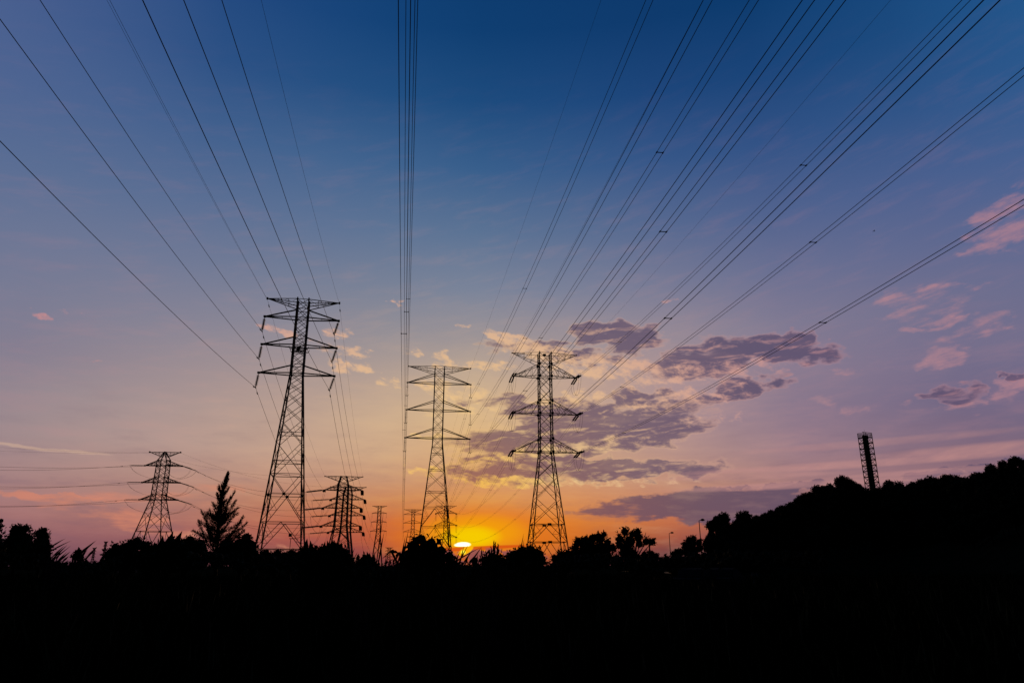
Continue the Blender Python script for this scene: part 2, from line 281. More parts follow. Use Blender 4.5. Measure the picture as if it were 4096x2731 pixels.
# ------------------------------------------------------------------ mesh helpers
class MB:
    def __init__(s): s.V = []; s.Fc = []
    def bar(s, p, q, w, w2=None):
        p = np.asarray(p, float); q = np.asarray(q, float); d = q - p; n = np.linalg.norm(d)
        if n < 1e-6: return
        d /= n; up = np.array([0, 0, 1.0]) if abs(d[2]) < 0.9 else np.array([1.0, 0, 0])
        x = np.cross(d, up); x /= np.linalg.norm(x); y = np.cross(x, d)
        i = len(s.V); w2 = w if w2 is None else w2
        for c, ww in ((p, w), (q, w2)):
            for a, b in ((-1, -1), (1, -1), (1, 1), (-1, 1)): s.V.append(c + (x * a + y * b) * ww / 2)
        s.Fc += [(i, i+1, i+5, i+4), (i+1, i+2, i+6, i+5), (i+2, i+3, i+7, i+6), (i+3, i, i+4, i+7), (i+3, i+2, i+1, i), (i+4, i+5, i+6, i+7)]
    def box(s, c, sx, sy, sz, rz=0.0):
        c = np.asarray(c, float); ca, sa = math.cos(rz), math.sin(rz); i = len(s.V)
        for z in (-1, 1):
            for a, b in ((-1, -1), (1, -1), (1, 1), (-1, 1)):
                x, y = a * sx / 2, b * sy / 2
                s.V.append(c + np.array([x * ca - y * sa, x * sa + y * ca, z * sz / 2]))
        s.Fc += [(i+3, i+2, i+1, i), (i+4, i+5, i+6, i+7), (i, i+1, i+5, i+4), (i+1, i+2, i+6, i+5), (i+2, i+3, i+7, i+6), (i+3, i, i+4, i+7)]
    def tube(s, pts, r, n=6, cap=True):
        pts = [np.asarray(p, float) for p in pts]; k = len(pts)
        rs = r if isinstance(r, (list, tuple, np.ndarray)) else [r] * k
        i0 = len(s.V); px = None
        for j in range(k):
            d = pts[min(j + 1, k - 1)] - pts[max(j - 1, 0)]; d = d / (np.linalg.norm(d) + 1e-9)
            if px is None:
                up = np.array([0, 0, 1.0]) if abs(d[2]) < 0.9 else np.array([1.0, 0, 0]); x = np.cross(d, up)
            else: x = px - d * np.dot(px, d)
            x = x / (np.linalg.norm(x) + 1e-9); px = x; y = np.cross(d, x)
            for a in range(n):
                t = 2 * math.pi * a / n; s.V.append(pts[j] + (x * math.cos(t) + y * math.sin(t)) * rs[j])
        for j in range(k - 1):
            for a in range(n):
                b = (a + 1) % n; o = i0 + j * n; s.Fc.append((o + a, o + b, o + n + b, o + n + a))
        if cap:
            s.Fc.append(tuple(i0 + a for a in range(n))[::-1]); s.Fc.append(tuple(i0 + (k - 1) * n + a for a in range(n)))
    def string(s, p, q, r, nd, n=8, rod=None):
        # cap-and-pin insulator string: discs along p -> q
        p = np.asarray(p, float); q = np.asarray(q, float); pts = []; rs = []; rod = rod or r * 0.32
        for k in range(nd):
            for t, rr in ((0.0, rod), (0.30, rod), (0.42, r * 0.8), (0.62, r), (0.70, rod)):
                pts.append(p + (q - p) * (k + t) / nd); rs.append(rr)
        pts.append(q); rs.append(rod); s.tube(pts, rs, n)
    def leaves(s, C, L, W, D=None, droop=0.0, rng=RNG):
        # C (N,3) points, L lengths, W widths: folded diamond leaves
        N = len(C); L = np.broadcast_to(L, (N,)).reshape(-1, 1); W = np.broadcast_to(W, (N,)).reshape(-1, 1)
        if D is None:
            D = rng.normal(size=(N, 3))
        D = D / (np.linalg.norm(D, axis=1, keepdims=True) + 1e-9); D[:, 2] -= droop; D /= (np.linalg.norm(D, axis=1, keepdims=True) + 1e-9)
        A = rng.normal(size=(N, 3)); X = np.cross(D, A); X /= (np.linalg.norm(X, axis=1, keepdims=True) + 1e-9); Z = np.cross(X, D)
        i0 = len(s.V)
        P = np.stack([C, C + D * L * 0.45 + X * W / 2 + Z * W * 0.12, C + D * L - Z * W * 0.1, C + D * L * 0.45 - X * W / 2 + Z * W * 0.12], 1).reshape(-1, 3)
        s.V.extend(list(P)); s.Fc.extend([(i0 + 4*k, i0 + 4*k + 1, i0 + 4*k + 2, i0 + 4*k + 3) for k in range(N)])
    def blade(s, base, tip, w, bend=0.0, side=None, n=5):
        # arching tapered grass blade
        base = np.asarray(base, float); tip = np.asarray(tip, float); d = tip - base
        if side is None: side = np.array([1.0, 0.15, 0.0])
        side = side - d * np.dot(side, d) / (np.dot(d, d) + 1e-9); side = side / (np.linalg.norm(side) + 1e-9)
        i0 = len(s.V)
        for j in range(n):
            t = j / (n - 1); c = base + d * t + np.array([0, 0, bend * 4 * t * (1 - t)])
            ww = w * (0.6 + 0.8 * t if t < 0.4 else (1 - t) / 0.6 * 0.92 + 0.02) / 2
            nn = np.cross(side, d); nn = nn / (np.linalg.norm(nn) + 1e-9)
            s.V += [c - side * ww, c + nn * ww * 0.35, c + side * ww]
        for j in range(n - 1):
            o = i0 + 3 * j; s.Fc += [(o, o+1, o+4, o+3), (o+1, o+2, o+5, o+4)]
    def build(s, name, mat, parent=None, smooth=False, origin=None):
        me = bpy.data.meshes.new(name); V = np.array(s.V, float).reshape(-1, 3)
        if parent is not None: V = V - np.array(world_loc(parent))
        elif origin is not None: V = V - np.asarray(origin)
        me.from_pydata(V.tolist(), [], s.Fc); me.update()
        if smooth: me.polygons.foreach_set('use_smooth', [True] * len(me.polygons))
        me.materials.append(mat); o = bpy.data.objects.new(name, me); COL.objects.link(o)
        if parent is not None: o.parent = parent
        elif origin is not None: o.location = tuple(origin)
        return o
def world_loc(o):
    l = Vector(o.location)
    while o.parent: o = o.parent; l += Vector(o.location)
    return tuple(l)
def tag(o, label=None, cat=None, group=None, kind=None):
    if label: o['label'] = label
    if cat: o['category'] = cat
    if group: o['group'] = group
    if kind: o['kind'] = kind
    return o
def empty(name, loc, label, cat, group=None):
    o = bpy.data.objects.new(name, None); COL.objects.link(o); o.location = tuple(float(q) for q in loc); o.empty_display_size = 0.5
    return tag(o, label, cat, group)
def copy_tree(o, parent=None):
    c = o.copy(); COL.objects.link(c); c.parent = parent
    for ch in list(o.children): copy_tree(ch, c)
    return c

# ------------------------------------------------------------------ ground and hill
RIDGE = [(2560,2262,90,2.0),(2700,2225,100,4.0),(2800,2150,95,5.0),(2860,2090,95,6.5),(2930,2062,100,7.0),(3000,2050,110,6.5),(3060,2048,120,6.0),(3130,2015,135,6.5),
         (3200,1992,150,6.5),(3260,1955,170,7.0),(3330,1935,190,7.5),(3400,1925,220,7.5),(3450,1960,250,7.0),(3500,1962,265,6.5),(3570,1957,260,6.5),
         (3650,1940,250,7.0),(3750,1914,235,7.0),(3850,1914,215,7.0),(3900,1882,195,7.0),(4000,1850,175,7.5),(4096,1842,165,7.5),(4300,1800,155,7.5),(4800,1760,150,8.0),(6500,1800,150,8.0)]
RA, RD, RZ = [], [], []
for u, v, D, h in RIDGE:
    p = at(u, v, D); RA.append(math.atan2(p[0], p[1])); RD.append(math.hypot(p[0], p[1])); RZ.append(max(p[2] - h, 0.0))
def hill_z(x, y):
    a = math.atan2(x, y); r = math.hypot(x, y)
    if a < RA[0] or a > 2.4: return 0.0
    D = np.interp(a, RA, RD); Z = np.interp(a, RA, RZ)
    if r < D:
        t = max(0.0, (r - 0.38 * D) / (0.62 * D)); return Z * t * t * (3 - 2 * t)
    t = min(1.0, max(0.0, (r - 1.5 * D) / (1.2 * D))); return Z * (1 - t * t * (3 - 2 * t))
mb = MB(); xs = [-6000, -1500, -400, -150, -60, -20, 20, 60, 150, 400, 1500, 6000]
for y in xs:
    for x in xs: mb.V.append(np.array([x, y, 0.0]))
n = len(xs)
for j in range(n - 1):
    for i in range(n - 1): mb.Fc.append((j*n+i, j*n+i+1, (j+1)*n+i+1, (j+1)*n+i))
tag(mb.build('ground', SOIL), 'dark flat field running out to the horizon under the pylons', 'ground', kind='structure')
mb = MB(); na, nr = 90, 46; aa = np.linspace(RA[0] - 0.02, 1.9, na); rr = np.linspace(30, 560, nr)
for a in aa:
    for r in rr:
        x, y = r * math.sin(a), r * math.cos(a); z = hill_z(x, y)
        z += 0.5 * math.sin(x * 0.21) * math.sin(y * 0.17) * min(1, z / 4) - 0.12
        mb.V.append(np.array([x, y, z]))
for i in range(na - 1):
    for j in range(nr - 1): mb.Fc.append((i*nr+j, i*nr+j+1, (i+1)*nr+j+1, (i+1)*nr+j)[::-1])
tag(mb.build('hill', SOIL, smooth=True), 'black hillside rising to the right behind the lamp posts', 'hill', kind='structure')
# service road under the lamps
mb = MB(); pts = [(60, 175), (30, 150), (12, 55), (9.5, 30), (9, 10)]
path = np.array([(4.0, 22), (8, 36), (14, 52), (22, 78), (32, 110), (38, 160), (36, 230)], float)
for i, (x, y) in enumerate(path):
    d = path[min(i+1, len(path)-1)] - path[max(i-1, 0)]; d /= np.linalg.norm(d); nn = np.array([d[1], -d[0]])
    for s_ in (-1, 1):
        q = path[i] + nn * 3.2 * s_; mb.V.append(np.array([q[0], q[1], hill_z(*q) + 0.03]))
for i in range(len(path) - 1): mb.Fc.append((2*i, 2*i+1, 2*i+3, 2*i+2))
tag(mb.build('road', ASPH), 'unlit road passing below the two lamp posts', 'road', kind='structure')

# ------------------------------------------------------------------ pylons
class Pylon:
    def __init__(s, label, Y, ref, th, prof, group, earth=None, arms=(), panels=(), kpanels=(), vpanels=(), horiz=(), lattice=False, single_top=False,
                 w=(0.18, 0.07, 0.11), blunt=0.0, ground=None, rot=0.0, gusset=0.0, name='pylon'):
        s.Y = Y; s.c = at(ref[0], ref[1], Y); s.c0 = ref; th = R(th); s.th = th
        alpha = math.atan2(s.c[0], s.c[1]); k = math.cos(th) - math.tan(alpha) * math.sin(th); s.k = k
        s.a = np.array([math.cos(th), math.sin(th), 0]); s.l = np.array([-math.sin(th), math.cos(th), 0])
        r2 = th + R(rot); s.ba = np.array([math.cos(r2), math.sin(r2), 0]); s.bl = np.array([-math.sin(r2), math.cos(r2), 0])
        gz = 0.0 if ground is None else ground
        def zv(v):
            # height of the row v on the pylon's axis
            u = s.uax(v); return at(u, v, Y)[2]
        s.zv = zv
        s.root = empty(name, (s.c[0], Y, gz), label, 'pylon', group)
        P = [(zv(v), h * mpp(s.uax(v), v, Y) / k / (math.sqrt(2) if rot else 1)) for v, h in prof]; P.sort()
        (z0, h0), (z1, h1) = P[0], P[1]
        if z0 > gz: P.insert(0, (gz - 0.2, h0 + (h0 - h1) / (z1 - z0) * (z0 - gz + 0.2)))
        s.P = P; pz = [p[0] for p in P]; ph = [p[1] for p in P]; s.half = lambda z: float(np.interp(z, pz, ph))
        wl, wb, wa = w
        zt = P[-1][0]
        for sa in (-1, 1):
            for sl_ in (-1, 1):
                mb = MB()
                for (za, ha), (zb, hb) in zip(P[:-1], P[1:]):
                    mb.bar(s.pt(sa * ha, sl_ * ha, za), s.pt(sa * hb, sl_ * hb, zb), wl if za < P[1][0] else wl * 0.92, wl * 0.9)
                if gz == 0.0 and Y < 250: mb.box(s.pt(sa * s.half(0.15), sl_ * s.half(0.15), 0.15), 0.8, 0.8, 0.5, th)
                mb.build('leg', STEEL, s.root)
        mb = MB()
        zs = [zv(v) for v in panels]
        faces = [((-1, -1), (1, -1)), ((1, -1), (1, 1)), ((1, 1), (-1, 1)), ((-1, 1), (-1, -1))]
        def cn(f, z): h = s.half(z); return s.pt(f[0] * h, f[1] * h, z)
        for za, zb in zip(zs[:-1], zs[1:]):
            big = abs(za - zb) > 2.6
            for f0, f1 in faces:
                A, B, C_, D_ = cn(f0, za), cn(f1, za), cn(f0, zb), cn(f1, zb)
                mb.bar(A, D_, wb); mb.bar(B, C_, wb)
                if big:   # redundant members from the diagonals to the legs
                    wa_, wb_ = np.linalg.norm(B - A), np.linalg.norm(D_ - C_); t = wa_ / (wa_ + wb_); X = A + (D_ - A) * t
                    for L0, L1, dg in ((A, C_, None), (B, D_, None)):
                        for e0, f in ((0.5 * t, 0.36), (t + 0.5 * (1 - t), 0.7)):
                            other = (B if L0 is A else A); low = (D_ if L1 is C_ else C_)
                            m1 = (A if L0 is A else B) * (1 - e0) + (D_ if L0 is A else C_) * e0 if e0 < t else (D_ if L0 is B else C_) * e0 + (A if L0 is B else B) * (1 - e0)
                            mb.bar(L0 + (L1 - L0) * f, m1, wb * 0.6)
        for v in horiz:
            z = zv(v)
            for f0, f1 in faces: mb.bar(cn(f0, z), cn(f1, z), wb * 1.15)
            mb.bar(cn((-1, -1), z), cn((1, 1), z), wb * 0.7)
        for va, vb in kpanels:
            za = zv(va); zb = gz if vb is None else zv(vb)
            for f0, f1 in faces:
                A, B, C_, D_ = cn(f0, za), cn(f1, za), cn(f0, zb), cn(f1, zb); T = (A + B) / 2
                mb.bar(A, B, wb * 1.3); mb.bar(T, C_, wb * 1.2); mb.bar(T, D_, wb * 1.2)
                for L0, L1, E_ in ((A, C_, C_), (B, D_, D_)):
                    m1 = T + (E_ - T) * 0.5; mb.bar(L0 + (L1 - L0) * 0.5, m1, wb * 0.65); mb.bar(L0, m1, wb * 0.65)
                    m2 = T + (E_ - T) * 0.75; mb.bar(L0 + (L1 - L0) * 0.75, m2, wb * 0.6); mb.bar(L0 + (L1 - L0) * 0.5, m2, wb * 0.6)
                if gusset: mb.box(T, 0.7 * gusset, 0.12, 0.35 * gusset, th if f0[1] == f1[1] else th + math.pi / 2)
        for va, vb in vpanels:
            for f0, f1 in faces:
                mid = (cn(f0, zv(vb)) + cn(f1, zv(vb))) / 2
                mb.bar(cn(f0, zv(va)), mid, wb * 1.1); mb.bar(cn(f1, zv(va)), mid, wb * 1.1); mb.box(mid, .3, .3, .3, th)
        # rings of the body at the arms
        s.tips = {}; s.etips = {}
        for i, (vt, vtop, span) in enumerate(arms):
            z = zv(vt); ztop = zv(vtop)
            for zz in (z, ztop):
                for f0, f1 in faces: mb.bar(cn(f0, zz), cn(f1, zz), wb * 1.1)
                if gusset:
                    for fx in ((-1, -1), (1, -1), (1, 1), (-1, 1)): mb.box(cn(fx, zz), 0.44 * gusset, 0.44 * gusset, 0.44 * gusset, th)
            mb.bar(cn((-1, -1), z), cn((1, 1), z), wb * 0.7); mb.bar(cn((1, -1), z), cn((-1, 1), z), wb * 0.7)
            for sa in (-1, 1):
                tipd = span * mpp(s.uax(vt), vt, Y) / k
                tip = s.axis(z) + s.a * sa * tipd
                am = MB(); h = s.half(z); ht = s.half(ztop)
                bl = blunt if sa > 0 else 0.0
                lows, tops, tps = [], [], []
                for sl_ in (-1, 1):
                    b0 = s.armroot(sa, sl_, h, z); t0 = s.armroot(sa, sl_, ht, ztop); tp = tip + s.l * sl_ * (bl if bl else 0.06)
                    lows.append(b0); tops.append(t0); tps.append(tp)
                    am.bar(b0, tp, wa)
                if single_top: am.bar((tops[0] + tops[1]) / 2, tip, wa * 1.15)
                else:
                    for t0, tp in zip(tops, tps): am.bar(t0, tp, wa * 0.95)
                if bl: am.bar(tps[0], tps[1], wa)
                if lattice:
                    fr = (0.28, 0.52, 0.75)
                    for j in (0, 1):
                        prevL, prevT = lows[j], tops[j]
                        for f in fr:
                            pl = lows[j] + (tps[j] - lows[j]) * f; ptp = tops[j] + (tps[j] - tops[j]) * f
                            am.bar(pl, ptp, wb * 0.7); am.bar(prevT, pl, wb * 0.75); prevL, prevT = pl, ptp
                    pj = 0
                    for f in fr:
                        a_ = lows[0] + (tps[0] - lows[0]) * f; b_ = lows[1] + (tps[1] - lows[1]) * f; am.bar(a_, b_, wb * 0.6)
                        g = max(0, f - 0.26); c_ = lows[1 - pj] + (tps[1 - pj] - lows[1 - pj]) * g; am.bar(c_, a_ if pj == 0 else b_, wb * 0.6); pj = 1 - pj
                else: am.bar(lows[0] * .55 + tps[0] * .45, lows[1] * .55 + tps[1] * .45, wb * 0.7)
                am.box(tip, wa * 2.4, wa * 2.4, wa * 1.8, th)
                am.build('cross_arm', STEEL, s.root)
                s.tips[(i, sa)] = tip
        if earth:
            vt, vb, span = earth; z = zv(vt); zb_ = zv(vb)
            for f0, f1 in faces: mb.bar(cn(f0, z), cn(f1, z), wb * 1.1)
            for sa in (-1, 1):
                tip = s.axis(z) + s.a * sa * span * mpp(s.uax(vt), vt, Y) / k; am = MB(); h = s.half(z); hb = s.half(zb_)
                tp, lo = [], []
                for sl_ in (-1, 1):
                    t0 = s.armroot(sa, sl_, h, z); b0 = s.armroot(sa, sl_, hb, zb_); tp.append(t0); lo.append(b0)
                    am.bar(t0, tip, wa * 0.62); am.bar(b0, tip, wa * 0.72)
                    pt_ = t0
                    for f in (0.3, 0.55, 0.78):
                        x1 = t0 + (tip - t0) * f; x2 = b0 + (tip - b0) * f; am.bar(x1, x2, wb * 0.6); am.bar(pt_, x2, wb * 0.6); pt_ = x1
                for f in (0.3, 0.55, 0.78):
                    am.bar(tp[0] + (tip - tp[0]) * f, tp[1] + (tip - tp[1]) * f, wb * 0.6); am.bar(lo[0] + (tip - lo[0]) * f, lo[1] + (tip - lo[1]) * f, wb * 0.6)
                am.box(tip, wa * 1.6, wa * 1.6, wa * 2.2, th)
                am.build('earth_wire_arm', STEEL, s.root); s.etips[sa] = tip - np.array([0, 0, 0.1])
        mb.build('bracing', STEEL, s.root)
    def uax(s, v):
        # the vertical axis of the pylon leans in the picture: u of the axis at row v
        X = s.c[0]; z = at(s.c0[0], s.c0[1], s.Y)[2]
        d = ray(CX, v); zz = EYE + d[2] * s.Y / d[1]
        dep = s.Y * CP + (zz - EYE) * SP
        return CX + F * X / dep
    def axis(s, z): return np.array([s.c[0], s.Y, z])
    def pt(s, a, l, z): return s.axis(z) + s.ba * a + s.bl * l
    def armroot(s, sa, sl_, h, z):
        if s.ba is s.a or abs(np.dot(s.ba, s.a)) > 0.98: return s.pt(sa * h, sl_ * h, z)
        return s.axis(z) + s.a * sa * h * 0.7 + s.l * sl_ * h * 0.7   # arms of a tower turned on its base
    def hang(s, tip, bottom, r, nd, yoke=None):
        o = MB(); p = np.asarray(tip, float) - np.array([0, 0, 0.05]); q = np.asarray(bottom, float); d = q - p
        o.bar(p, p + d * 0.14, 0.05); o.string(p + d * 0.14, p + d * 0.9, r, nd); o.bar(p + d * 0.9, q, 0.06)
        ob = o.build('insulator', PORC, s.root, smooth=True)
        c = MB()
        if yoke:
            for sg in (-1, 1):
                e = q + s.a * sg * yoke / 2
                c.bar(q + np.array([0, 0, .12]), e, 0.07); c.bar(e - s.l * .22, e + s.l * .22, 0.09)
                c.tube([q + np.array([0, 0, .1]), q + s.a * sg * yoke * .55 + np.array([0, 0, .12]), q + s.a * sg * yoke * .95 + np.array([0, 0, .34])], .025, 5)
        else: c.bar(q - s.l * .28, q + s.l * .28, 0.11); c.bar(q - np.array([0, 0, .08]), q + np.array([0, 0, .12]), .07)
        c.build('clamp', STEEL, ob); return q
    def strain(s, tip, dirv, length, r, nd, sep):
        # pair of tension strings; returns the two wire ends
        o = MB(); d = np.asarray(dirv, float); d /= np.linalg.norm(d); side = np.cross(d, (0, 0, 1.0)); side /= np.linalg.norm(side)
        ends = []; p = np.asarray(tip, float)
        o.bar(p, p + d * 0.4, 0.07); o.bar(p + d * 0.4 - side * sep / 2, p + d * 0.4 + side * sep / 2, 0.09)
        for sg in (-1, 1):
            a_ = p + d * 0.42 + side * sg * sep / 2; b_ = p + d * (length - 0.35) + side * sg * sep / 2
            o.string(a_, b_, r, nd); ends.append(p + d * length + side * sg * sep / 2); o.bar(b_, ends[-1], 0.06)
        o.bar(p + d * (length - .35) - side * sep / 2, p + d * (length - .35) + side * sep / 2, 0.09)
        o.build('tension_insulator', PORC, s.root, smooth=True)
        return ends
    def jumper(s, e1, e2, sag, r=0.02):
        o = MB()
        for a_, b_ in zip(e1, e2[::-1]):
            pts = []
            for i in range(17):
                t = i / 16; q = a_ * (1 - t) + b_ * t; w_ = (1 - (2 * t - 1) ** 2) ** 0.62; pts.append(q - np.array([0, 0, sag * w_]))
            o.tube(pts, r, 5)
        m0 = (e1[0] + e2[1]) / 2; m1 = (e1[1] + e2[0]) / 2
        o.bar(m0 - np.array([0, 0, sag]), m1 - np.array([0, 0, sag]), 0.04)
        o.build('jumper_loop', WIRE, s.root)

G_PYL = 'lattice pylons carrying the power lines'
T1 = Pylon('near left lattice pylon with plain thick cross-arms and short disc insulators', 85, (1206, 1300), 11,
    [(1197, 22.5), (1500, 24.5), (2090, 79), (2225, 92)], G_PYL, earth=(1203, 1232, 145), arms=[(1274.5, 1240, 148.5), (1384.5, 1348, 150), (1497, 1461, 152)],
    panels=[1203, 1234, 1274, 1311, 1348, 1384, 1423, 1461, 1497, 1533, 1572, 1625, 1688, 1775, 1900], kpanels=[(1980, 2090), (2090, 2196), (2196, None)], vpanels=[(1900, 1980)],
    horiz=[1735, 1848, 1900, 1398, 1408], single_top=True, w=(0.15, 0.058, 0.125))
mb = MB(); z = T1.zv(1402); h = T1.half(z) + 0.35
for sl_ in (-1, 1): mb.bar(T1.pt(-h, sl_*T1.half(z), z), T1.pt(h, sl_*T1.half(z), z), .09); mb.bar(T1.pt(-h, sl_*T1.half(z), z), T1.pt(-h-.1, sl_*T1.half(z), z+.35), .05); mb.bar(T1.pt(h, sl_*T1.half(z), z), T1.pt(h+.1, sl_*T1.half(z), z+.35), .05)
mb.box(T1.pt(-.05, -.5, z + .1), .38, .3, .5, .3); mb.box(T1.pt(.15, -.5, z + .35), .2, .2, .3, .5)
mb.build('climbing_guard', STEEL, T1.root)
mb = MB(); p = at(1161, 2139, T1.Y - 2.6); mb.box(p, .34, .12, .36, T1.th); p2 = at(1174, 2153, T1.Y - 2.6); mb.bar(p2 - T1.a*.45, p2 + T1.a*.5, .08); mb.bar(p2 - T1.a*.3, p2 - T1.a*.3 - np.array([0,0,1.3]), .05); mb.bar(p, p2, .05)
mb.build('number_plate', PLATE, T1.root)

T2 = Pylon('middle lattice pylon left of the sun with long hanging rod insulators', 160, (1757, 1540), 8.2,
    [(1468, 18.8), (1770, 19.2), (2108, 56), (2200, 65)], G_PYL, earth=(1469, 1494, 124.5), arms=[(1534, 1499, 127), (1642, 1606, 128.5), (1753, 1716, 129.8)],
    panels=[1469, 1499, 1534, 1570, 1606, 1642, 1679, 1716, 1753, 1790, 1836, 1890, 1956, 2030], kpanels=[(2030, 2107), (2107, 2200), (2200, None)],
    horiz=[1790, 1815, 1880, 1968], w=(0.185, 0.066, 0.145))
T3 = Pylon('tension lattice pylon right of the sun with paired insulators and looping jumpers', 135, (2179, 1500), 7.4,
    [(1411, 23), (1808, 25.2), (2098, 59), (2168, 67)], G_PYL, earth=(1416, 1460, 129), arms=[(1508, 1460, 126.5), (1656, 1605, 131), (1808, 1756, 134)],
    panels=[1416, 1460, 1508, 1556, 1605, 1656, 1706, 1756, 1808, 1848, 1912, 1998, 2098], kpanels=[(2098, 2168), (2168, None)],
    horiz=[2098], lattice=True, w=(0.20, 0.078, 0.105), gusset=1.0)
mb = MB(); mb.box(at(2178, 1420, 134), .62, .10, .5, T3.th); mb.build('number_plate', PLATE, T3.root)
T4 = Pylon('small corner pylon at the left with wires leaving both sides', 195, (640, 1950), 4,
    [(1806, 3), (1842, 27), (1997, 32), (2165, 86)], G_PYL, earth=(1808, 1828, 62), arms=[(1862, 1840, 74), (1929, 1908, 75), (1998, 1977, 76)],
    panels=[1808, 1840, 1862, 1885, 1908, 1929, 1953, 1977, 1998, 2045, 2125], kpanels=[(2125, None)], horiz=[], lattice=True, w=(0.22, 0.09, 0.19), blunt=1.3, rot=45, gusset=0.6)
T5 = Pylon('front one of two overlapping tension pylons behind the left pylon', 185, (1372, 1960), 8,
    [(1904, 10.5), (1938, 20), (2104, 25), (2210, 42)], G_PYL, earth=(1905, 1925, 76), arms=[(1960, 1939, 77), (2031, 2010, 78), (2103, 2082, 80)],
    panels=[1905, 1925, 1939, 1960, 1985, 2010, 2031, 2056, 2082, 2103, 2155, 2215], horiz=[], lattice=True, w=(0.28, 0.09, 0.135), gusset=0.8)
T5b = Pylon('rear one of two overlapping tension pylons, its arms showing lower', 205, (1390, 2000), 8,
    [(1946, 9), (1975, 17), (2127, 20), (2215, 33)], G_PYL, earth=(1947, 1966, 71), arms=[(1997, 1978, 69), (2061, 2042, 70), (2128, 2109, 71)],
    panels=[1947, 1966, 1978, 1997, 2020, 2042, 2061, 2085, 2109, 2128, 2175, 2220], horiz=[], lattice=True, w=(0.28, 0.09, 0.135), gusset=0.8)
T8 = Pylon('thin distant suspension pylon between the double pylons and the middle pylon', 490, (1517, 2060), 6,
    [(2023, 5.8), (2128, 8), (2250, 20)], G_PYL, earth=(2023, 2030, 28), arms=[(2052, 2045, 28.5), (2087, 2080, 29.5), (2124, 2115, 32)],
    panels=[2023, 2038, 2052, 2070, 2087, 2106, 2124, 2145, 2180, 2225], horiz=[2145], w=(0.38, 0.15, 0.2), single_top=True)
T6 = Pylon('distant suspension pylon seen through the left legs of the middle pylon', 520, (1653, 2060), 8,
    [(2037, 6.5), (2125, 6.5), (2200, 16)], G_PYL, earth=(2037, 2046, 37), arms=[(2057, 2047, 37.5), (2091, 2081, 37), (2126, 2116, 36)],
    panels=[2037, 2047, 2057, 2074, 2091, 2108, 2126, 2150, 2190, 2230], horiz=[2126], w=(0.34, 0.15, 0.22), single_top=True)
T7 = Pylon('distant tension pylon beside the sun, behind the middle pylon', 430, (1784, 2070), 7,
    [(2022, 7), (2146, 8.5), (2225, 20)], G_PYL, earth=(2022, 2036, 40), arms=[(2052.5, 2038, 41), (2099, 2084, 42), (2146, 2131, 43)],
    panels=[2022, 2038, 2052, 2068, 2084, 2099, 2115, 2131, 2146, 2180, 2225], horiz=[2146], lattice=True, w=(0.30, 0.14, 0.18))
for lab, Y, u, vt, vb, sp in (('faint far pylon low behind the bent reed stalk', 950, 1556, 2189, 2262, 14), ('far pylon at the left beside the round bushes, the taller of two', 1100, 421, 2165, 2262, 8),
                      ('far pylon at the left above the grass, the shorter of two', 1300, 375, 2190, 2262, 8)):
    h = (vb - vt) / 6.5
    Pylon(lab, Y, (u, vt + 20), 6, [(vt, sp * .32), (vt + 3.6 * h, sp * .36), (vb - 4, sp * .85)], 'pylons lost in the distance', earth=(vt, vt + h * .5, sp), arms=[(vt + h * 1.2, vt + h * .7, sp), (vt + h * 2.2, vt + h * 1.8, sp * 1.05), (vt + h * 3.3, vt + h * 2.8, sp * 1.08)],
          panels=[vt, vt + h * .7, vt + h * 1.4, vt + h * 2.2, vt + h * 3, vt + h * 3.7, vt + h * 4.6, vt + h * 5.7], w=(0.55, 0.3, 0.35), single_top=True)

# ------------------------------------------------------------------ wires
TUBE_N = 5
def near_pts(A, az, b, c, L, n=56, off=0.0, s0=0.0):
    z_ = R(az); t = np.array([-math.sin(z_), -math.cos(z_)]); nrm_ = np.array([t[1], -t[0]])
    out = []
    for i in range(n + 1):
        q = s0 + (L - s0) * i / n; xy = A[:2] + t * q + nrm_ * off
        out.append(np.array([xy[0], xy[1], A[2] + b * q + c * q * q]))
    return out
def far_pts(A, B, sag, n=40):
    A = np.asarray(A, float); B = np.asarray(B, float); out = []
    for i in range(n + 1):
        t = i / n; p = A * (1 - t) + B * t; p[2] -= sag * 4 * t * (1 - t); out.append(p)
    return out
def damper(mb, path, dist, r=0.05):
    acc = 0
    for p, q in zip(path[:-1], path[1:]):
        L = np.linalg.norm(q - p)
        if acc + L >= dist:
            d = (q - p) / L; c = p + d * (dist - acc) - np.array([0, 0, .09])
            mb.tube([c - d * .24, c - d * .10], r, 6); mb.tube([c + d * .10, c + d * .24], r, 6); mb.bar(c - d * .2, c + d * .2, .02); mb.bar(c, c + np.array([0, 0, .1]), .04); return
        acc += L
def single(label, paths, r, group, damp=()):
    root = empty('power_line', paths[0][0], label, 'power line', group)
    mb = MB()
    for p in paths: mb.tube(p, r, TUBE_N)
    mb.build('conductor', WIRE, root)
    for k, dist in damp:
        d = MB(); damper(d, paths[k], dist, .07); d.build('damper', STEEL, root)
    return root
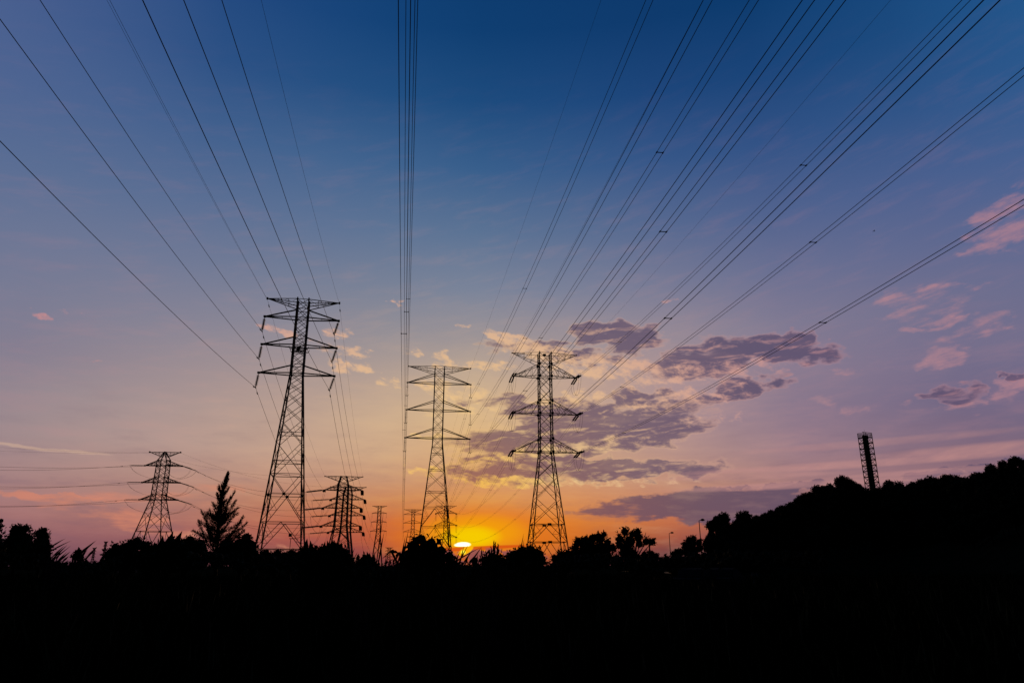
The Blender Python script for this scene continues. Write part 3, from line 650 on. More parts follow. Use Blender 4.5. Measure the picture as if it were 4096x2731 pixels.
def twin(label, pathsL, pathsR, r, group, spacers=()):
    root = empty('twin_power_line', pathsL[0][0], label, 'power line', group)
    for ps in (pathsL, pathsR):
        mb = MB()
        for p in ps: mb.tube(p, r, TUBE_N)
        mb.build('conductor', WIRE, root)
    for k, s_ in spacers:
        def interp(p):
            acc = 0
            for a_, b_ in zip(p[:-1], p[1:]):
                L = np.linalg.norm(b_ - a_)
                if acc + L >= s_: return a_ + (b_ - a_) * (s_ - acc) / L, (b_ - a_) / L
                acc += L
            return p[-1], (p[-1] - p[-2]) / np.linalg.norm(p[-1] - p[-2])
        (a_, d), (b_, _) = interp(pathsL[k]), interp(pathsR[k]); mb = MB()
        mb.bar(a_, b_, .045); mb.tube([a_ - d * .10, a_ + d * .10], .05, 6); mb.tube([b_ - d * .10, b_ + d * .10], .05, 6)
        mb.build('spacer', STEEL, root)
    return root

G1 = 'single wires sweeping up from the near left pylon'
LEVEL = ['top', 'middle', 'lowest']
W1 = [('L', 2, (1022, 1549), -.0740, .00046), ('L', 1, (1035.5, 1435), -.0512, .00043), ('L', 0, (1048, 1324), -.0608, .00047),
      ('R', 2, (1318, 1561), -.0654, .00050), ('R', 1, (1328, 1448), -.0723, .00047), ('R', 0, (1337, 1338), -.0780, .00066)]
for sd_, lev, px, b, c in W1:
    sg = -1 if sd_ == 'L' else 1
    Yt = T1.tips[(lev, sg)][1]; q = at(px[0], px[1], Yt); tip = T1.tips[(lev, sg)]
    T1.hang(tip, q, 0.19, 10)
    side = 'left' if sg < 0 else 'right'
    far_tip = T5.tips[(lev, sg)] + np.array([0, 0, -.1])
    pn = near_pts(q, -8.5, b, c, 190); pf = far_pts(q, far_tip, 2.2)
    single('wire from the %s %s arm of the near left pylon, rising over the camera' % (LEVEL[lev], side), [pn, pf], 0.021, G1, damp=((0, 1.0), (1, 1.5)))
q = T1.etips[-1]
single('thin earth wire from the left tip of the near left pylon', [near_pts(q, -8.5, -.0310, .00028, 190), far_pts(q, T5.etips[-1], 1.5)], 0.0115, G1, damp=((1, 1.6),))
single('very thin second wire close beside the left earth wire of the near left pylon', [near_pts(q - T1.a * .05, -8.38, -.0312, .00028, 190)], 0.009, G1)
q = T1.etips[1]
single('thin earth wire from the right tip of the near left pylon', [near_pts(q, -8.5, -.0696, .00079, 190), far_pts(q, T5.etips[1], 1.5)], 0.010, G1, damp=((1, 1.6),))

G2 = 'twin wires of the middle pylon line'
bcR = [(-.0676, .00041), (-.0685, .00035), (-.0710, .00031)]; bcL = [(-.068, .00041), (-.068, .00035), (-.071, .00031)]
vR = [1595, 1703, 1812]
for lev in range(3):
    for sg in (-1, 1):
        tip = T2.tips[(lev, sg)]; q = tip - np.array([0, 0, 3.15]); T2.hang(tip, q, 0.085, 20, yoke=0.46)
        b, c = (bcL if sg < 0 else bcR)[lev]; az = -8.28 if sg < 0 else -8.5; hs = .23
        side = 'left' if sg < 0 else 'right'
        ftip = T6.tips[(lev, sg)] - np.array([0, 0, 3.2])
        ps = []
        for k in (-1, 1):
            qa = q + T2.a * hs * k
            ps.append([near_pts(qa, az, b, c, 215), far_pts(qa, ftip + T6.a * hs * k, 9.0)])
        twin('twin wires from the %s %s insulator of the middle pylon' % (LEVEL[lev], side), ps[0], ps[1], 0.020, G2, spacers=((0, 18), (0, 76), (1, 16), (1, 60), (1, 105)) if sg > 0 else ((0, 12 + 14 * lev), (0, 70 + 14 * lev), (1, 16), (1, 60)))
        T6.hang(T6.tips[(lev, sg)], ftip, .09, 14, yoke=.46)
single('thin earth wire from the right tip of the middle pylon', [near_pts(T2.etips[1], -8.5, -.0208, .00021, 215), far_pts(T2.etips[1], T6.etips[1], 6)], 0.010, G2)
single('thin earth wire from the left tip of the middle pylon', [near_pts(T2.etips[-1], -8.28, -.0208, .00021, 215), far_pts(T2.etips[-1], T6.etips[-1], 6)], 0.010, G2)

G3 = 'twin wires of the tension pylon line'
b3 = {(0, 1): ((2328, 1496), [(3864,0),(3377,500),(2871,1000)]), (1, 1): ((2341.5, 1647), [(4096,286),(3714,600),(3000,1167.5)]), (2, 1): ((2341, 1805.7), [(4096,809),(3102,1400)]),
      (0, -1): ((2063, 1490), [(3015.6,0),(2709,500),(2394,1000)]), (1, -1): (None, [(3358,0),(2982.5,500),(2596,1000),(2264,1415)]), (2, -1): (None, [(3966,0),(3467,500),(2955,1000),(2277,1634)])}
AZ3 = -6.5; tz = R(AZ3); tw = np.array([-math.sin(tz), -math.cos(tz), 0])
def plane_sz(u, v, A):
    d = ray(u, v); Mx = np.array([[d[0], -tw[0]], [d[1], -tw[1]]]); k, s_ = np.linalg.solve(Mx, A[:2]); return s_, EYE + d[2] * k
for (lev, sg), (p0, pts) in b3.items():
    tip = T3.tips[(lev, sg)]; A = tip
    sq = np.array([plane_sz(u, v, A) for u, v in pts]); ss = sq[:, 0]; dz = sq[:, 1] - A[2]
    x = np.linalg.lstsq(np.stack([np.ones_like(ss), ss], 1), dz / ss, rcond=None)[0]
    if len(pts) == 2: pass
    b, c = float(x[0]), float(max(x[1], 1e-5))
    L0 = 3.6; e_n = T3.strain(tip, tw + np.array([0, 0, b]), L0, 0.15, 16, 0.46)
    ft = T7.tips[(lev, sg)]; fd = (ft - tip); fd /= np.linalg.norm(fd); fdir = fd + np.array([0, 0, -.11])
    e_f = T3.strain(tip, fdir, L0, 0.15, 16, 0.46)
    T3.jumper(e_n, e_f, 3.0, .018)
    o = MB(); ring = [e_n[0] * .5 + e_n[1] * .5 - (tw * .35) + np.array([math.cos(t) * .22, 0, math.sin(t) * .22 + .3]) for t in np.linspace(0, 2 * math.pi, 13)]; o.tube(ring, .02, 5); o.build('arcing_ring', STEEL, T3.root)
    side = 'left' if sg < 0 else 'right'
    n2 = np.array([tw[1], -tw[0], 0]); ps = []
    base_e = sum(e_n) / 2
    for k in range(2):
        off = np.dot(e_n[k] - base_e, n2)
        ps.append([near_pts(A, AZ3, b, c, 190, off=off, s0=L0)])
    sp = {(0, -1): (31.8, 87.4), (1, -1): (32, 87.2), (2, -1): (31, 87), (0, 1): (29.4, 84.4), (1, 1): (28.8, 84), (2, 1): (28.6, 83.7)}[(lev, sg)]
    twin('twin wires leaving the %s %s arm of the tension pylon towards the camera' % (LEVEL[lev], side), ps[0], ps[1], 0.020, G3, spacers=[(0, q_) for q_ in sp])
    qs = []
    dn = np.cross(fd, (0, 0, 1.0)); dn /= np.linalg.norm(dn)
    f_end = ft - fd * 3.0 - np.array([0, 0, .3])
    for k in range(2): qs.append([far_pts(e_f[k], f_end + dn * (-.23 if k == 0 else .23), 8.0)])
    twin('twin wires receding from the %s %s arm of the tension pylon' % (LEVEL[lev], side), qs[0], qs[1], 0.0165, G3, spacers=((0, 30), (0, 75), (0, 120)))
    o2 = T7.strain(ft, -fd + np.array([0, 0, -.1]), 3.4, .2, 8, .5); 
    gd = T7.l * 1.0 + np.array([0, 0, -.12]); o3 = T7.strain(ft, gd, 3.4, .2, 8, .5); T7.jumper(o2, o3, 4.0, .03)
for sg, pts in ((1, [(3561.6,0),(3137,500),(2697.8,1000)]), (-1, [(2811,0),(2551,500),(2281,1000)])):
    A = T3.etips[sg]; sq = np.array([plane_sz(u, v, A) for u, v in pts]); ss = sq[:, 0]; dz = sq[:, 1] - A[2]
    x = np.linalg.lstsq(np.stack([np.ones_like(ss), ss], 1), dz / ss, rcond=None)[0]
    side = 'left' if sg < 0 else 'right'
    single('thin earth wire from the %s tip of the tension pylon towards the camera' % side, [near_pts(A, AZ3, float(x[0]), float(x[1]), 190)], 0.010, G3)
    single('faint earth wire receding from the %s tip of the tension pylon' % side, [far_pts(A, T7.etips[sg], 5.0)], 0.010, G3)

# wires of the small corner pylon and of the pair beside it
G4 = 'wires strung to the small corner pylon'
lv = [((0, 1836), (0, 1856)), ((0, 1923), (0, 1935)), ((0, 2006), (0, 2012))]
for lev in range(3):
    tl = T4.tips[(lev, -1)]; tr = T4.tips[(lev, 1)]
    ends = []
    for tip, (u, v), nm_ in ((tl, lv[lev][1], 'nearer'), (tr - T4.l * 1.3, lv[lev][0], 'farther')):
        B = at(u - 500, v - 6, 185.0 if nm_ == 'nearer' else 187.0); d = B - tip; d /= np.linalg.norm(d); e = T4.strain(tip, d, 3.8, .14, 12, .4); ends.append(e)
        single('%s of two %s-level wires running left from the small corner pylon' % (nm_, LEVEL[lev]), [far_pts((e[0] + e[1]) / 2, B, 1.6)], .03, G4, damp=((0, 2.0),))
    for k, (tip, tgt, nm_) in enumerate(((tr + T4.l * 1.3, T5b.tips[(lev, -1)], 'rear'), (tr - T4.l * 1.3, T5.tips[(lev, -1)], 'front'))):
        d = tgt - tip; d /= np.linalg.norm(d); d[2] -= .10; e = T4.strain(tip, d, 3.8, .14, 12, .4)
        T = T5b if nm_ == 'rear' else T5
        d2 = -d * np.array([1, 1, 0]); d2[2] = -.08; e2 = T.strain(tgt, d2, 5.0, .22, 12, .5)
        single('%s-level wire from the small corner pylon to the %s double pylon' % (LEVEL[lev], nm_), [far_pts((e[0] + e[1]) / 2, (e2[0] + e2[1]) / 2, 2.2)], .026, G4, damp=((0, 2.5),))
        if nm_ == 'front': T4.jumper(ends[1], e, 3.0, .018)
        else: T4.jumper(ends[0], e, 3.2, .018)
        # jumper under the arm of the double pylons
        back_dir = T.l * 1.0 + np.array([0, 0, -.15]); e3 = T.strain(tgt, back_dir, 2.0, .2, 6, .4); T.jumper(e2, e3, 4.4, .022)
    for T, nm_ in ((T5, 'front'), (T5b, 'rear')):
        tgt = T8.tips[(lev, -1 if nm_ == 'front' else 1)] - np.array([0, 0, 3]); rt = T.tips[(lev, 1)]
        d = tgt - rt; d /= np.linalg.norm(d); d[2] -= .25; e = T.strain(rt, d, 4.0, .22, 10, .4)
        single('%s-level wire sagging from the %s double pylon to the thin distant pylon' % (LEVEL[lev], nm_), [far_pts((e[0] + e[1]) / 2, tgt, 9.0)], .026, G4)
        T8.hang(T8.tips[(lev, -1 if nm_ == 'front' else 1)], tgt, .12, 10)
for sg, nm_, v0 in ((-1, 'lower', 1773), (1, 'upper', 1752)):
    single('%s faint earth wire running left from the small corner pylon' % nm_, [far_pts(T4.etips[sg], at(-500, v0 - 8, 185), 1.2)], .014, G4)
    single('%s faint earth wire from the small corner pylon to the double pylons' % nm_, [far_pts(T4.etips[sg], (T5 if sg < 0 else T5b).etips[-1], 2.0)], .014, G4)

# ------------------------------------------------------------------ lattice flue tower on the hill
PY = 300.0; pc = at(3462, 1760, PY); pm = mpp(3462, 1760, PY)
zt = at(3461, 1750, PY)[2]; zb = hill_z(pc[0], PY) - 0.5; zb = min(zb, at(3488, 1990, PY)[2])
root = empty('lattice_chimney', (pc[0], PY, zb), 'leaning-looking dark chimney in a square lattice frame on the wooded hill', 'chimney')
hw = 2.45; th = R(28)
ca, sa_ = math.cos(th), math.sin(th)
def cp(a, b, z): return np.array([pc[0] + (a * ca - b * sa_) * hw, PY + (a * sa_ + b * ca) * hw, z])
hw = 23.5 * pm / (ca + sa_)* 1.04
mb = MB(); mb.tube([(pc[0], PY, zb), (pc[0], PY, zt + .9)], [11.5 * pm, 10.5 * pm], 20); mb.build('flue', STEEL, root, smooth=False)
for a, b in ((-1,-1),(1,-1),(1,1),(-1,1)):
    mb = MB(); mb.bar(cp(a, b, zb), cp(a, b, zt + 1.9), .24); mb.build('leg', STEEL, root)
mb = MB(); nlev = int(round((zt - zb) / 2.35)); zl = np.linspace(zt, zb, nlev + 1)
cs4 = [(-1,-1),(1,-1),(1,1),(-1,1)]
for i in range(nlev + 1):
    for k in range(4):
        p, q = cs4[k], cs4[(k+1) % 4]; mb.bar(cp(*p, zl[i]), cp(*q, zl[i]), .2); mb.bar(cp(*p, zl[i]), np.array([pc[0], PY, zl[i]]), .22)
        if i < nlev: mb.bar(cp(*p, zl[i]), cp(*q, zl[i+1]), .13); mb.bar(cp(*q, zl[i]), cp(*p, zl[i+1]), .13)
mb.build('bracing', STEEL, root)
mb = MB()
for k in range(4):
    p, q = cs4[k], cs4[(k+1) % 4]
    for hh in (.95, 1.9): mb.bar(cp(*p, zt + hh), cp(*q, zt + hh), .10)
    for t in np.linspace(0, 1, 7)[1:-1]: A = cp(*p, zt) * (1 - t) + cp(*q, zt) * t; mb.bar(A, A + np.array([0, 0, 1.9]), .08)
mb.bar(cp(1, 1, zt), cp(1, 1, zt + 2.6), .1); mb.box(cp(1, 1, zt + 2.7), .7, .35, .35); mb.bar(cp(-.2, -.2, zt), cp(-.2, -.2, zt + 3.2), .06)
mb.build('railing', STEEL, root)

# ------------------------------------------------------------------ lamp posts
def lamp(label, base, top, headlen):
    root = empty('street_lamp', base, label, 'street lamp', 'street lamps along the road')
    p = MB(); p.tube([base, base + (top - base) * .3, top], [.10, .085, .055], 8); p.box(np.asarray(base) + np.array([0, 0, .1]), .4, .4, .25)
    p.build('post', STEEL, root)
    a = MB(); a.tube([top, top + np.array([headlen * .35, 0, .06])], .045, 6); a.build('bracket', STEEL, root)
    h = MB(); n_ = 9; pts = [top + np.array([headlen * (.25 + .75 * i / (n_ - 1)), 0, .06 + .05 * math.sin(math.pi * i / (n_ - 1))]) for i in range(n_)]
    h.tube(pts, [.05, .10, .15, .18, .19, .18, .15, .10, .03], 10); h.build('lamp_head', STEEL, root, smooth=True)
b1 = at(2681, 2218, 150); b1[2] = hill_z(b1[0], 150); t1 = at(2677.5, 2131.5, 150); t1[0] = b1[0] = (b1[0] + t1[0]) / 2
lamp('shorter-looking street lamp standing clear of the trees', b1, t1, .95)
b2 = at(2801, 2190, 108); b2[2] = hill_z(b2[0], 108); t2 = at(2796, 2081, 108); b2[0] = t2[0] + .05
lamp('taller-looking street lamp rising behind the small pointed tree', b2, t2, .85)

# ------------------------------------------------------------------ trees, bushes and plants
def ball(blobs, dens, leaf, rng=RNG, shell=0.45):
    """points inside a union of balls (x, y, z, r)"""
    pts = []
    for x, y, z, r in blobs:
        n = int(dens * (r / leaf) ** 2)
        d = rng.normal(size=(n, 3)); d /= np.linalg.norm(d, axis=1, keepdims=True)
        lump = 1 + 0.16 * np.sin(d[:, 0] * 5 + x) * np.sin(d[:, 1] * 4 + y * 2) + 0.12 * np.sin(d[:, 2] * 7 + z)
        rad = r * lump * (shell + (1 - shell) * rng.random(n) ** 0.6)
        pts.append(np.array([x, y, z]) + d * rad[:, None])
    return np.concatenate(pts)
def hearts(mb, blobs, k=.74, rng=RNG):
    # lumpy inner masses of massed foliage behind the outer leaves
    for x, y, z, r in blobs:
        nu, nv = 9, 6; i0 = len(mb.V); ph = rng.uniform(0, 6, 4)
        for j in range(nv + 1):
            for i in range(nu):
                a_ = 2 * math.pi * i / nu; e_ = -math.pi / 2 + math.pi * j / nv
                d = np.array([math.cos(e_) * math.cos(a_), math.cos(e_) * math.sin(a_), math.sin(e_)])
                q = 1 + .16 * math.sin(3 * a_ + ph[0]) * math.cos(e_) + .12 * math.sin(4 * e_ + ph[1] + 2 * a_) + rng.uniform(-.06, .06) * (0 < j < nv)
                mb.V.append(np.array([x, y, z]) + d * r * k * q)
        for j in range(nv):
            for i in range(nu): mb.Fc.append((i0 + j*nu + i, i0 + j*nu + (i+1) % nu, i0 + (j+1)*nu + (i+1) % nu, i0 + (j+1)*nu + i))
def limbs(mb, base, blobs, r0):
    top = np.mean([b[:3] for b in blobs], axis=0); base = np.asarray(base, float)
    fork = base * .45 + np.array([top[0], top[1], base[2]]) * .0 + np.array([(base[0] * .55 + top[0] * .0), base[1] * .55, 0]) 
    fork = np.array([base[0] * .6 + top[0] * .4, base[1] * .6 + top[1] * .4, base[2] + (top[2] - base[2]) * .45])
    mb.tube([base, base * .5 + fork * .5 + np.array([.05, 0, 0]), fork], [r0, r0 * .8, r0 * .65], 7)
    for b in blobs:
        e = np.array(b[:3]); m_ = fork * .5 + e * .5 + np.array([0, 0, .12 * b[3]]); mb.tube([fork, m_, e], [r0 * .5, r0 * .3, r0 * .1], 5)
def px_blobs(lst, D, jit=0.25):
    out = []
    for u, v, r in lst:
        m_ = mpp(u, v, D); Dj = D + random.uniform(-jit, jit) * r * m_ * 2
        p = at(u, v, Dj); out.append((p[0], p[1], p[2], r * mpp(u, v, Dj)))
    return out
def plant(name, label, cat, lst, D, leaf, dens=22, mat=LEAF, elong=2.0, trunk=True, group=None, droop=0.0, shell=0.35, gz=None, base_u=None, jit=.25, heart=.76):
    blobs = px_blobs(lst, D, jit); c = np.mean([b[:3] for b in blobs], axis=0)
    bx = c[0] if base_u is None else at(base_u, 2262, D)[0]
    g = hill_z(bx, D) if gz is None else gz
    root = empty(name, (bx, D, g), label, cat, group)
    mb = MB(); limbs(mb, (bx, D, g - .05), blobs, max(.03, .05 * (c[2] - g))); mb.build('trunk' if trunk else 'stems', BARK, root)
    P = ball(blobs, dens, leaf, shell=max(shell, .55)); mb = MB()
    if heart: hearts(mb, blobs, heart)
    L = leaf * RNG.uniform(.7, 1.4, len(P)); mb.leaves(P, L, L / elong * RNG.uniform(.8, 1.3, len(P)), droop=droop)
    mb.build('crown' if trunk else 'foliage', mat, root); return root

plant('tree', 'black tree cut by the left frame edge', 'tree', [(-30, 2125, 42), (-16, 2095, 24), (-40, 2180, 55), (-8, 2185, 30)], 36, .16)
plant('tree', 'bushy black tree at far left with a notched double top', 'tree', [(62, 2122, 26), (84, 2118, 20), (104, 2114, 18), (60, 2160, 40), (98, 2160, 36), (32, 2190, 40), (80, 2205, 60)], 46, .17)
plant('tree', 'narrow black tree at left beside the slanting sword leaves', 'tree', [(160, 2134, 22), (174, 2124, 17), (184, 2142, 16), (165, 2172, 34), (190, 2192, 20), (150, 2210, 42), (176, 2222, 34)], 43, .16)
plant('bush', 'round-topped bush below the small corner pylon', 'bush', [(458, 2188, 18), (482, 2198, 26), (518, 2188, 30), (548, 2174, 28), (575, 2186, 24), (592, 2208, 34), (440, 2218, 28), (520, 2225, 46)], 31, .13, trunk=False)
plant('bush', 'low bush mound between the horned plant and the feathery tree', 'bush', [(760, 2164, 26), (728, 2178, 26), (795, 2190, 40), (700, 2200, 40), (760, 2215, 50)], 34, .12, trunk=False)
plant('bush', 'low bush hugging the right foot of the feathery tree', 'bush', [(984, 2152, 24), (1000, 2184, 28), (958, 2186, 38), (905, 2200, 44), (1010, 2215, 30), (960, 2225, 44)], 41, .15, trunk=False)
for i, (u, v, r, lab) in enumerate([(1060, 2222, 26, 'small bush left of centre between the near pylon legs'), (1108, 2212, 18, 'tiny tuft bush in the middle of the near pylon base'), (1165, 2216, 22, 'small bush just left of the near pylon right foot'), (1212, 2215, 26, 'small bush hiding the right foot of the near pylon')]):
    plant('bush', lab, 'bush', [(u, v, r), (u - r, v + 12, r * .9), (u + r, v + 12, r * .9), (u, v + 30, r * 1.3)], 58 + i, .16, trunk=False, group='low bushes around the near pylon')
plant('bush', 'big drooping-leaved bush in front of the middle pylon base', 'bush', [(1684, 2156, 26), (1668, 2160, 22), (1652, 2184, 34), (1724, 2176, 32), (1766, 2204, 30), (1796, 2224, 26), (1640, 2220, 40), (1690, 2222, 60), (1745, 2238, 52), (1622, 2245, 34), (1808, 2250, 26)], 13, .13, dens=20, elong=2.0, trunk=False, droop=.8, shell=.5, heart=.66)
plant('bush', 'round dense bush at the left foot of the tension pylon', 'bush', [(2090, 2212, 30), (2055, 2226, 30), (2125, 2206, 28), (2150, 2216, 26), (2166, 2234, 20), (2100, 2240, 52), (2040, 2245, 24), (2150, 2250, 36)], 26, .10, dens=26, trunk=False)
plant('bush', 'low dome bush at the right foot of the tension pylon', 'bush', [(2245, 2222, 22), (2272, 2212, 16), (2222, 2236, 20), (2290, 2216, 18), (2255, 2245, 38)], 38, .12, dens=26, trunk=False)
plant('tree', 'spreading tree right of the tension pylon with a raised right crest', 'tree', [(2312, 2166, 20), (2338, 2162, 20), (2368, 2156, 22), (2392, 2144, 17), (2416, 2137, 13), (2400, 2156, 20), (2300, 2190, 18), (2430, 2170, 18), (2350, 2196, 44), (2410, 2205, 44), (2310, 2222, 34), (2450, 2190, 18), (2370, 2240, 46)], 78, .26, dens=26)
t_ = plant('tree', 'flat-bottomed umbrella tree with bare twigs, left of the lamp posts', 'tree', [(2500, 2126, 18), (2480, 2156, 20), (2528, 2136, 16), (2550, 2124, 15), (2552, 2146, 20), (2585, 2164, 18), (2610, 2166, 15), (2518, 2166, 26), (2560, 2175, 16), (2478, 2176, 18), (2500, 2205, 34), (2530, 2225, 34)], 82, .26, dens=26)
mb = MB()
for u0, v0, u1, v1 in [(2478, 2140, 2459, 2124), (2482, 2135, 2462, 2138), (2492, 2118, 2483, 2104), (2502, 2112, 2500, 2101), (2470, 2128, 2466, 2120), (2556, 2125, 2563, 2110), (2575, 2150, 2583, 2128), (2590, 2148, 2597, 2139), (2618, 2156, 2624, 2149), (2508, 2110, 2504, 2103)]:
    a_, b_ = at(u0, v0, 82), at(u1, v1, 82); mb.tube([a_, a_ * .5 + b_ * .5 + np.array([.08, 0, .05]), b_], [.05, .035, .018], 5)
mb.build('bare_twigs', BARK, t_)
mb = MB(); mb.tube([at(2598, 2172, 82), at(2598, 2240, 82)], [.08, .11], 6); mb.build('side_trunk', BARK, t_)
plant('bush', 'low dark bush right of the umbrella tree', 'bush', [(2600, 2218, 18), (2625, 2222, 14), (2580, 2224, 20), (2605, 2240, 26)], 95, .3, trunk=False)
plant('bush', 'small round bush beside the foot of the shorter lamp', 'bush', [(2706, 2206, 14), (2692, 2216, 13), (2722, 2204, 12), (2710, 2222, 22)], 100, .3, trunk=False)
plant('tree', 'small pointed tree between the two street lamps', 'tree', [(2756, 2158, 14), (2775, 2150, 12), (2742, 2180, 16), (2768, 2175, 22), (2795, 2168, 15), (2800, 2192, 16), (2765, 2206, 34), (2738, 2208, 16)], 92, .28, dens=26)

# feathery casuarina
D = 56.0; trunk_px = [(868, 2240), (872, 2120), (878, 2020), (893, 1955), (903, 1915), (912, 1888)]
base = at(868, 2262, D); base[2] = 0
root = empty('feathery_tree', base, 'tall feathery pointed tree with upswept branches, left of the near pylon', 'tree')
tp = [base] + [at(u, v, D) for u, v in trunk_px[1:]]
mb = MB(); mb.tube(tp, [.16, .13, .10, .06, .035, .012], 7); mb.build('trunk', BARK, root)
br = [((876, 2100), (820, 2052)), ((874, 2125), (794, 2082)), ((873, 2150), (772, 2124)), ((876, 2090), (838, 2040)), ((880, 2040), (850, 2010)), ((884, 2010), (866, 1972)), ((890, 1985), (873, 1952)),
      ((878, 2060), (922, 1990)), ((878, 2050), (938, 1966)), ((876, 2090), (944, 2002)), ((876, 2100), (948, 2052)), ((874, 2130), (963, 2088)), ((874, 2150), (950, 2120)), ((895, 1960), (908, 1928)), ((892, 1980), (915, 1950)),
      ((872, 2160), (800, 2140)), ((872, 2170), (830, 2120)), ((876, 2070), (850, 2060)), ((882, 2030), (905, 2000)), ((900, 1930), (914, 1895)), ((876, 2110), (910, 2070)), ((873, 2150), (900, 2110)), ((874, 2140), (850, 2100))]
bm_, nm = MB(), MB()
wild = []
TV = [(2225, 869), (2120, 872), (2020, 878), (1955, 893), (1915, 903), (1888, 912)]
for k_ in range(64):
    vv = 2225 - 320 * random.random() ** 1.25; uu = float(np.interp(-vv, [-q[0] for q in TV], [q[1] for q in TV])); c_ = at(uu, vv, D)
    hf = (2225 - vv) / 337.0; L_ = (1.75 * (1 - hf) ** 1.15 + .06) * random.choice((.35, .5, .7, 1.0, 1.3)); an = random.uniform(0, 6.28); up = random.uniform(.45, 1.3)
    wild.append((c_, c_ + np.array([math.cos(an) * L_ + .12 * L_, math.sin(an) * L_, up * L_])))
for a_, b_ in [(at(u0, v0, D), at(u1, v1, D + random.uniform(-1.2, 1.2))) for (u0, v0), (u1, v1) in br] + wild:
    mid = a_ * .5 + b_ * .5 - np.array([0, 0, .12 * np.linalg.norm(b_ - a_)]); bm_.tube([a_, mid, b_], [.05, .03, .01], 5)
    Lb = np.linalg.norm(b_ - a_); n_ = int(150 * max(.5, Lb))
    t = RNG.uniform(.12, 1.0, n_); C = (1 - t)[:, None] ** 2 * a_ + (2 * t * (1 - t))[:, None] * mid + (t ** 2)[:, None] * b_
    C = C + RNG.normal(size=(n_, 3)) * (.03 + .15 * (1 - t))[:, None] * min(1.0, Lb * .5)
    dd = (b_ - a_) / Lb; Dv = dd + RNG.normal(size=(n_, 3)) * .5 + np.array([.1, 0, .45]); nm.leaves(C, RNG.uniform(.14, .30, n_) * (.55 + .45 * min(1, Lb)), RNG.uniform(.022, .042, n_), Dv)
for t in np.linspace(0, 1, 520):
    k = t * (len(tp) - 2); i = int(min(k, len(tp) - 3)) + 1; f = k - (i - 1); c_ = tp[i] * (1 - f) + tp[min(i + 1, len(tp) - 1)] * f
    w_ = .55 * max(0, (.30 - t)) + .10 * (1 - t) + .02; C = c_ + RNG.normal(size=(7, 3)) * w_; nm.leaves(C, RNG.uniform(.16, .32, 7) * (1 - .55 * t), np.full(7, .035 - .018 * t), RNG.normal(size=(7, 3)) * .5 + np.array([.25, 0, 1.0]))
bm_.build('branches', BARK, root); nm.build('needles', NEEDLE, root)

# broad upright leaves in front of the double pylons
def broadleaf(name, label, D, tips, llen, base_u, fill, cat='shrub', wr=.36):
    b = at(base_u, 2262, D); b[2] = 0
    root = empty(name, b, label, cat); st, lf = MB(), MB()
    for u, v in tips:
        tip = at(u, v, D + random.uniform(-.4, .4)); x0 = b + np.array([(tip[0] - b[0]) * .55, random.uniform(-.3, .3), 0])
        L = llen * random.uniform(.8, 1.15); lean = np.array([random.uniform(-.4, .4), random.uniform(-.3, .3), 1.0]); lean /= np.linalg.norm(lean)
        node_ = tip - lean * L; st.tube([x0, x0 * .4 + node_ * .6, node_], [.018, .014, .008], 5)
        lf.blade(node_, tip, L * wr, 0, n=7)
        for k in range(fill):
            an = random.uniform(0, 6.28); el_ = random.uniform(.1, 1.0); dv = np.array([math.cos(an) * math.cos(el_), math.sin(an) * math.cos(el_), math.sin(el_)])
            n0 = node_ - np.array([random.uniform(-.05, .05), random.uniform(-.1, .1), random.uniform(0, .5)]); lf.blade(n0, n0 + dv * L * random.uniform(.7, 1.0), L * wr, .03, n=6, side=np.cross(dv, (random.uniform(-1, 1), random.uniform(-1, 1), .3)))
    st.build('stems', BARK, root); lf.build('leaves', LEAF, root); return root
broadleaf('broadleaf_shrub', 'broad-leaved shrub with upright paddle leaves below the double pylons', 14.0, [(1229, 2152), (1241, 2160), (1253, 2171), (1219, 2170), (1268, 2178), (1284, 2182), (1300, 2164), (1310, 2160), (1326, 2154), (1340, 2158), (1352, 2176), (1366, 2167), (1388, 2186), (1376, 2200), (1246, 2190), (1312, 2180), (1332, 2176), (1290, 2196), (1350, 2200), (1394, 2205)], .27, 1305, 22, wr=.42)
broadleaf('broadleaf_shrub', 'shrub with horn-shaped pointed leaves in front of the small corner pylon', 20.0, [(652, 2139), (620, 2164), (693, 2122), (729, 2122), (676, 2142), (706, 2140), (634, 2160), (664, 2160), (715, 2146), (745, 2152), (600, 2180)], .40, 670, 22, wr=.4)
plant('bush', 'dense dark undergrowth bush beneath the horn-shaped leaves', 'bush', [(640, 2196, 30), (690, 2184, 34), (660, 2220, 44), (720, 2215, 40)], 22, .10, trunk=False)
plant('bush', 'dense dark bush beneath the paddle-leaved shrub', 'bush', [(1240, 2214, 30), (1290, 2214, 36), (1340, 2204, 34), (1376, 2222, 28), (1310, 2240, 56), (1390, 2246, 30)], 15, .08, trunk=False)
# rosette weed and drooping leaf left of the thin distant pylon
broadleaf('rosette_weed', 'rosette-topped weed with a drooping leaf, below the thin distant pylon', 11.0, [(1467, 2204), (1457, 2209), (1478, 2209), (1450, 2220), (1484, 2222), (1470, 2216), (1436, 2212), (1446, 2228)], .10, 1466, 10, 'weed', .45)
plant('bush', 'little dark bush under the rosette-topped weed', 'bush', [(1464, 2238, 20), (1484, 2244, 20), (1445, 2248, 18), (1470, 2258, 28)], 11.4, .06, trunk=False)
broadleaf('tall_weed', 'tall leafy weed with hanging pointed leaves, right of the sun', 10.0, [(1976, 2158), (1984, 2163), (1992, 2172), (1988, 2184), (1972, 2178), (1964, 2190), (1980, 2192), (1996, 2196), (1926, 2194), (1940, 2198), (1950, 2202), (2000, 2208), (2008, 2214), (1960, 2208), (1985, 2210)], .06, 1970, 7, 'weed', .34)
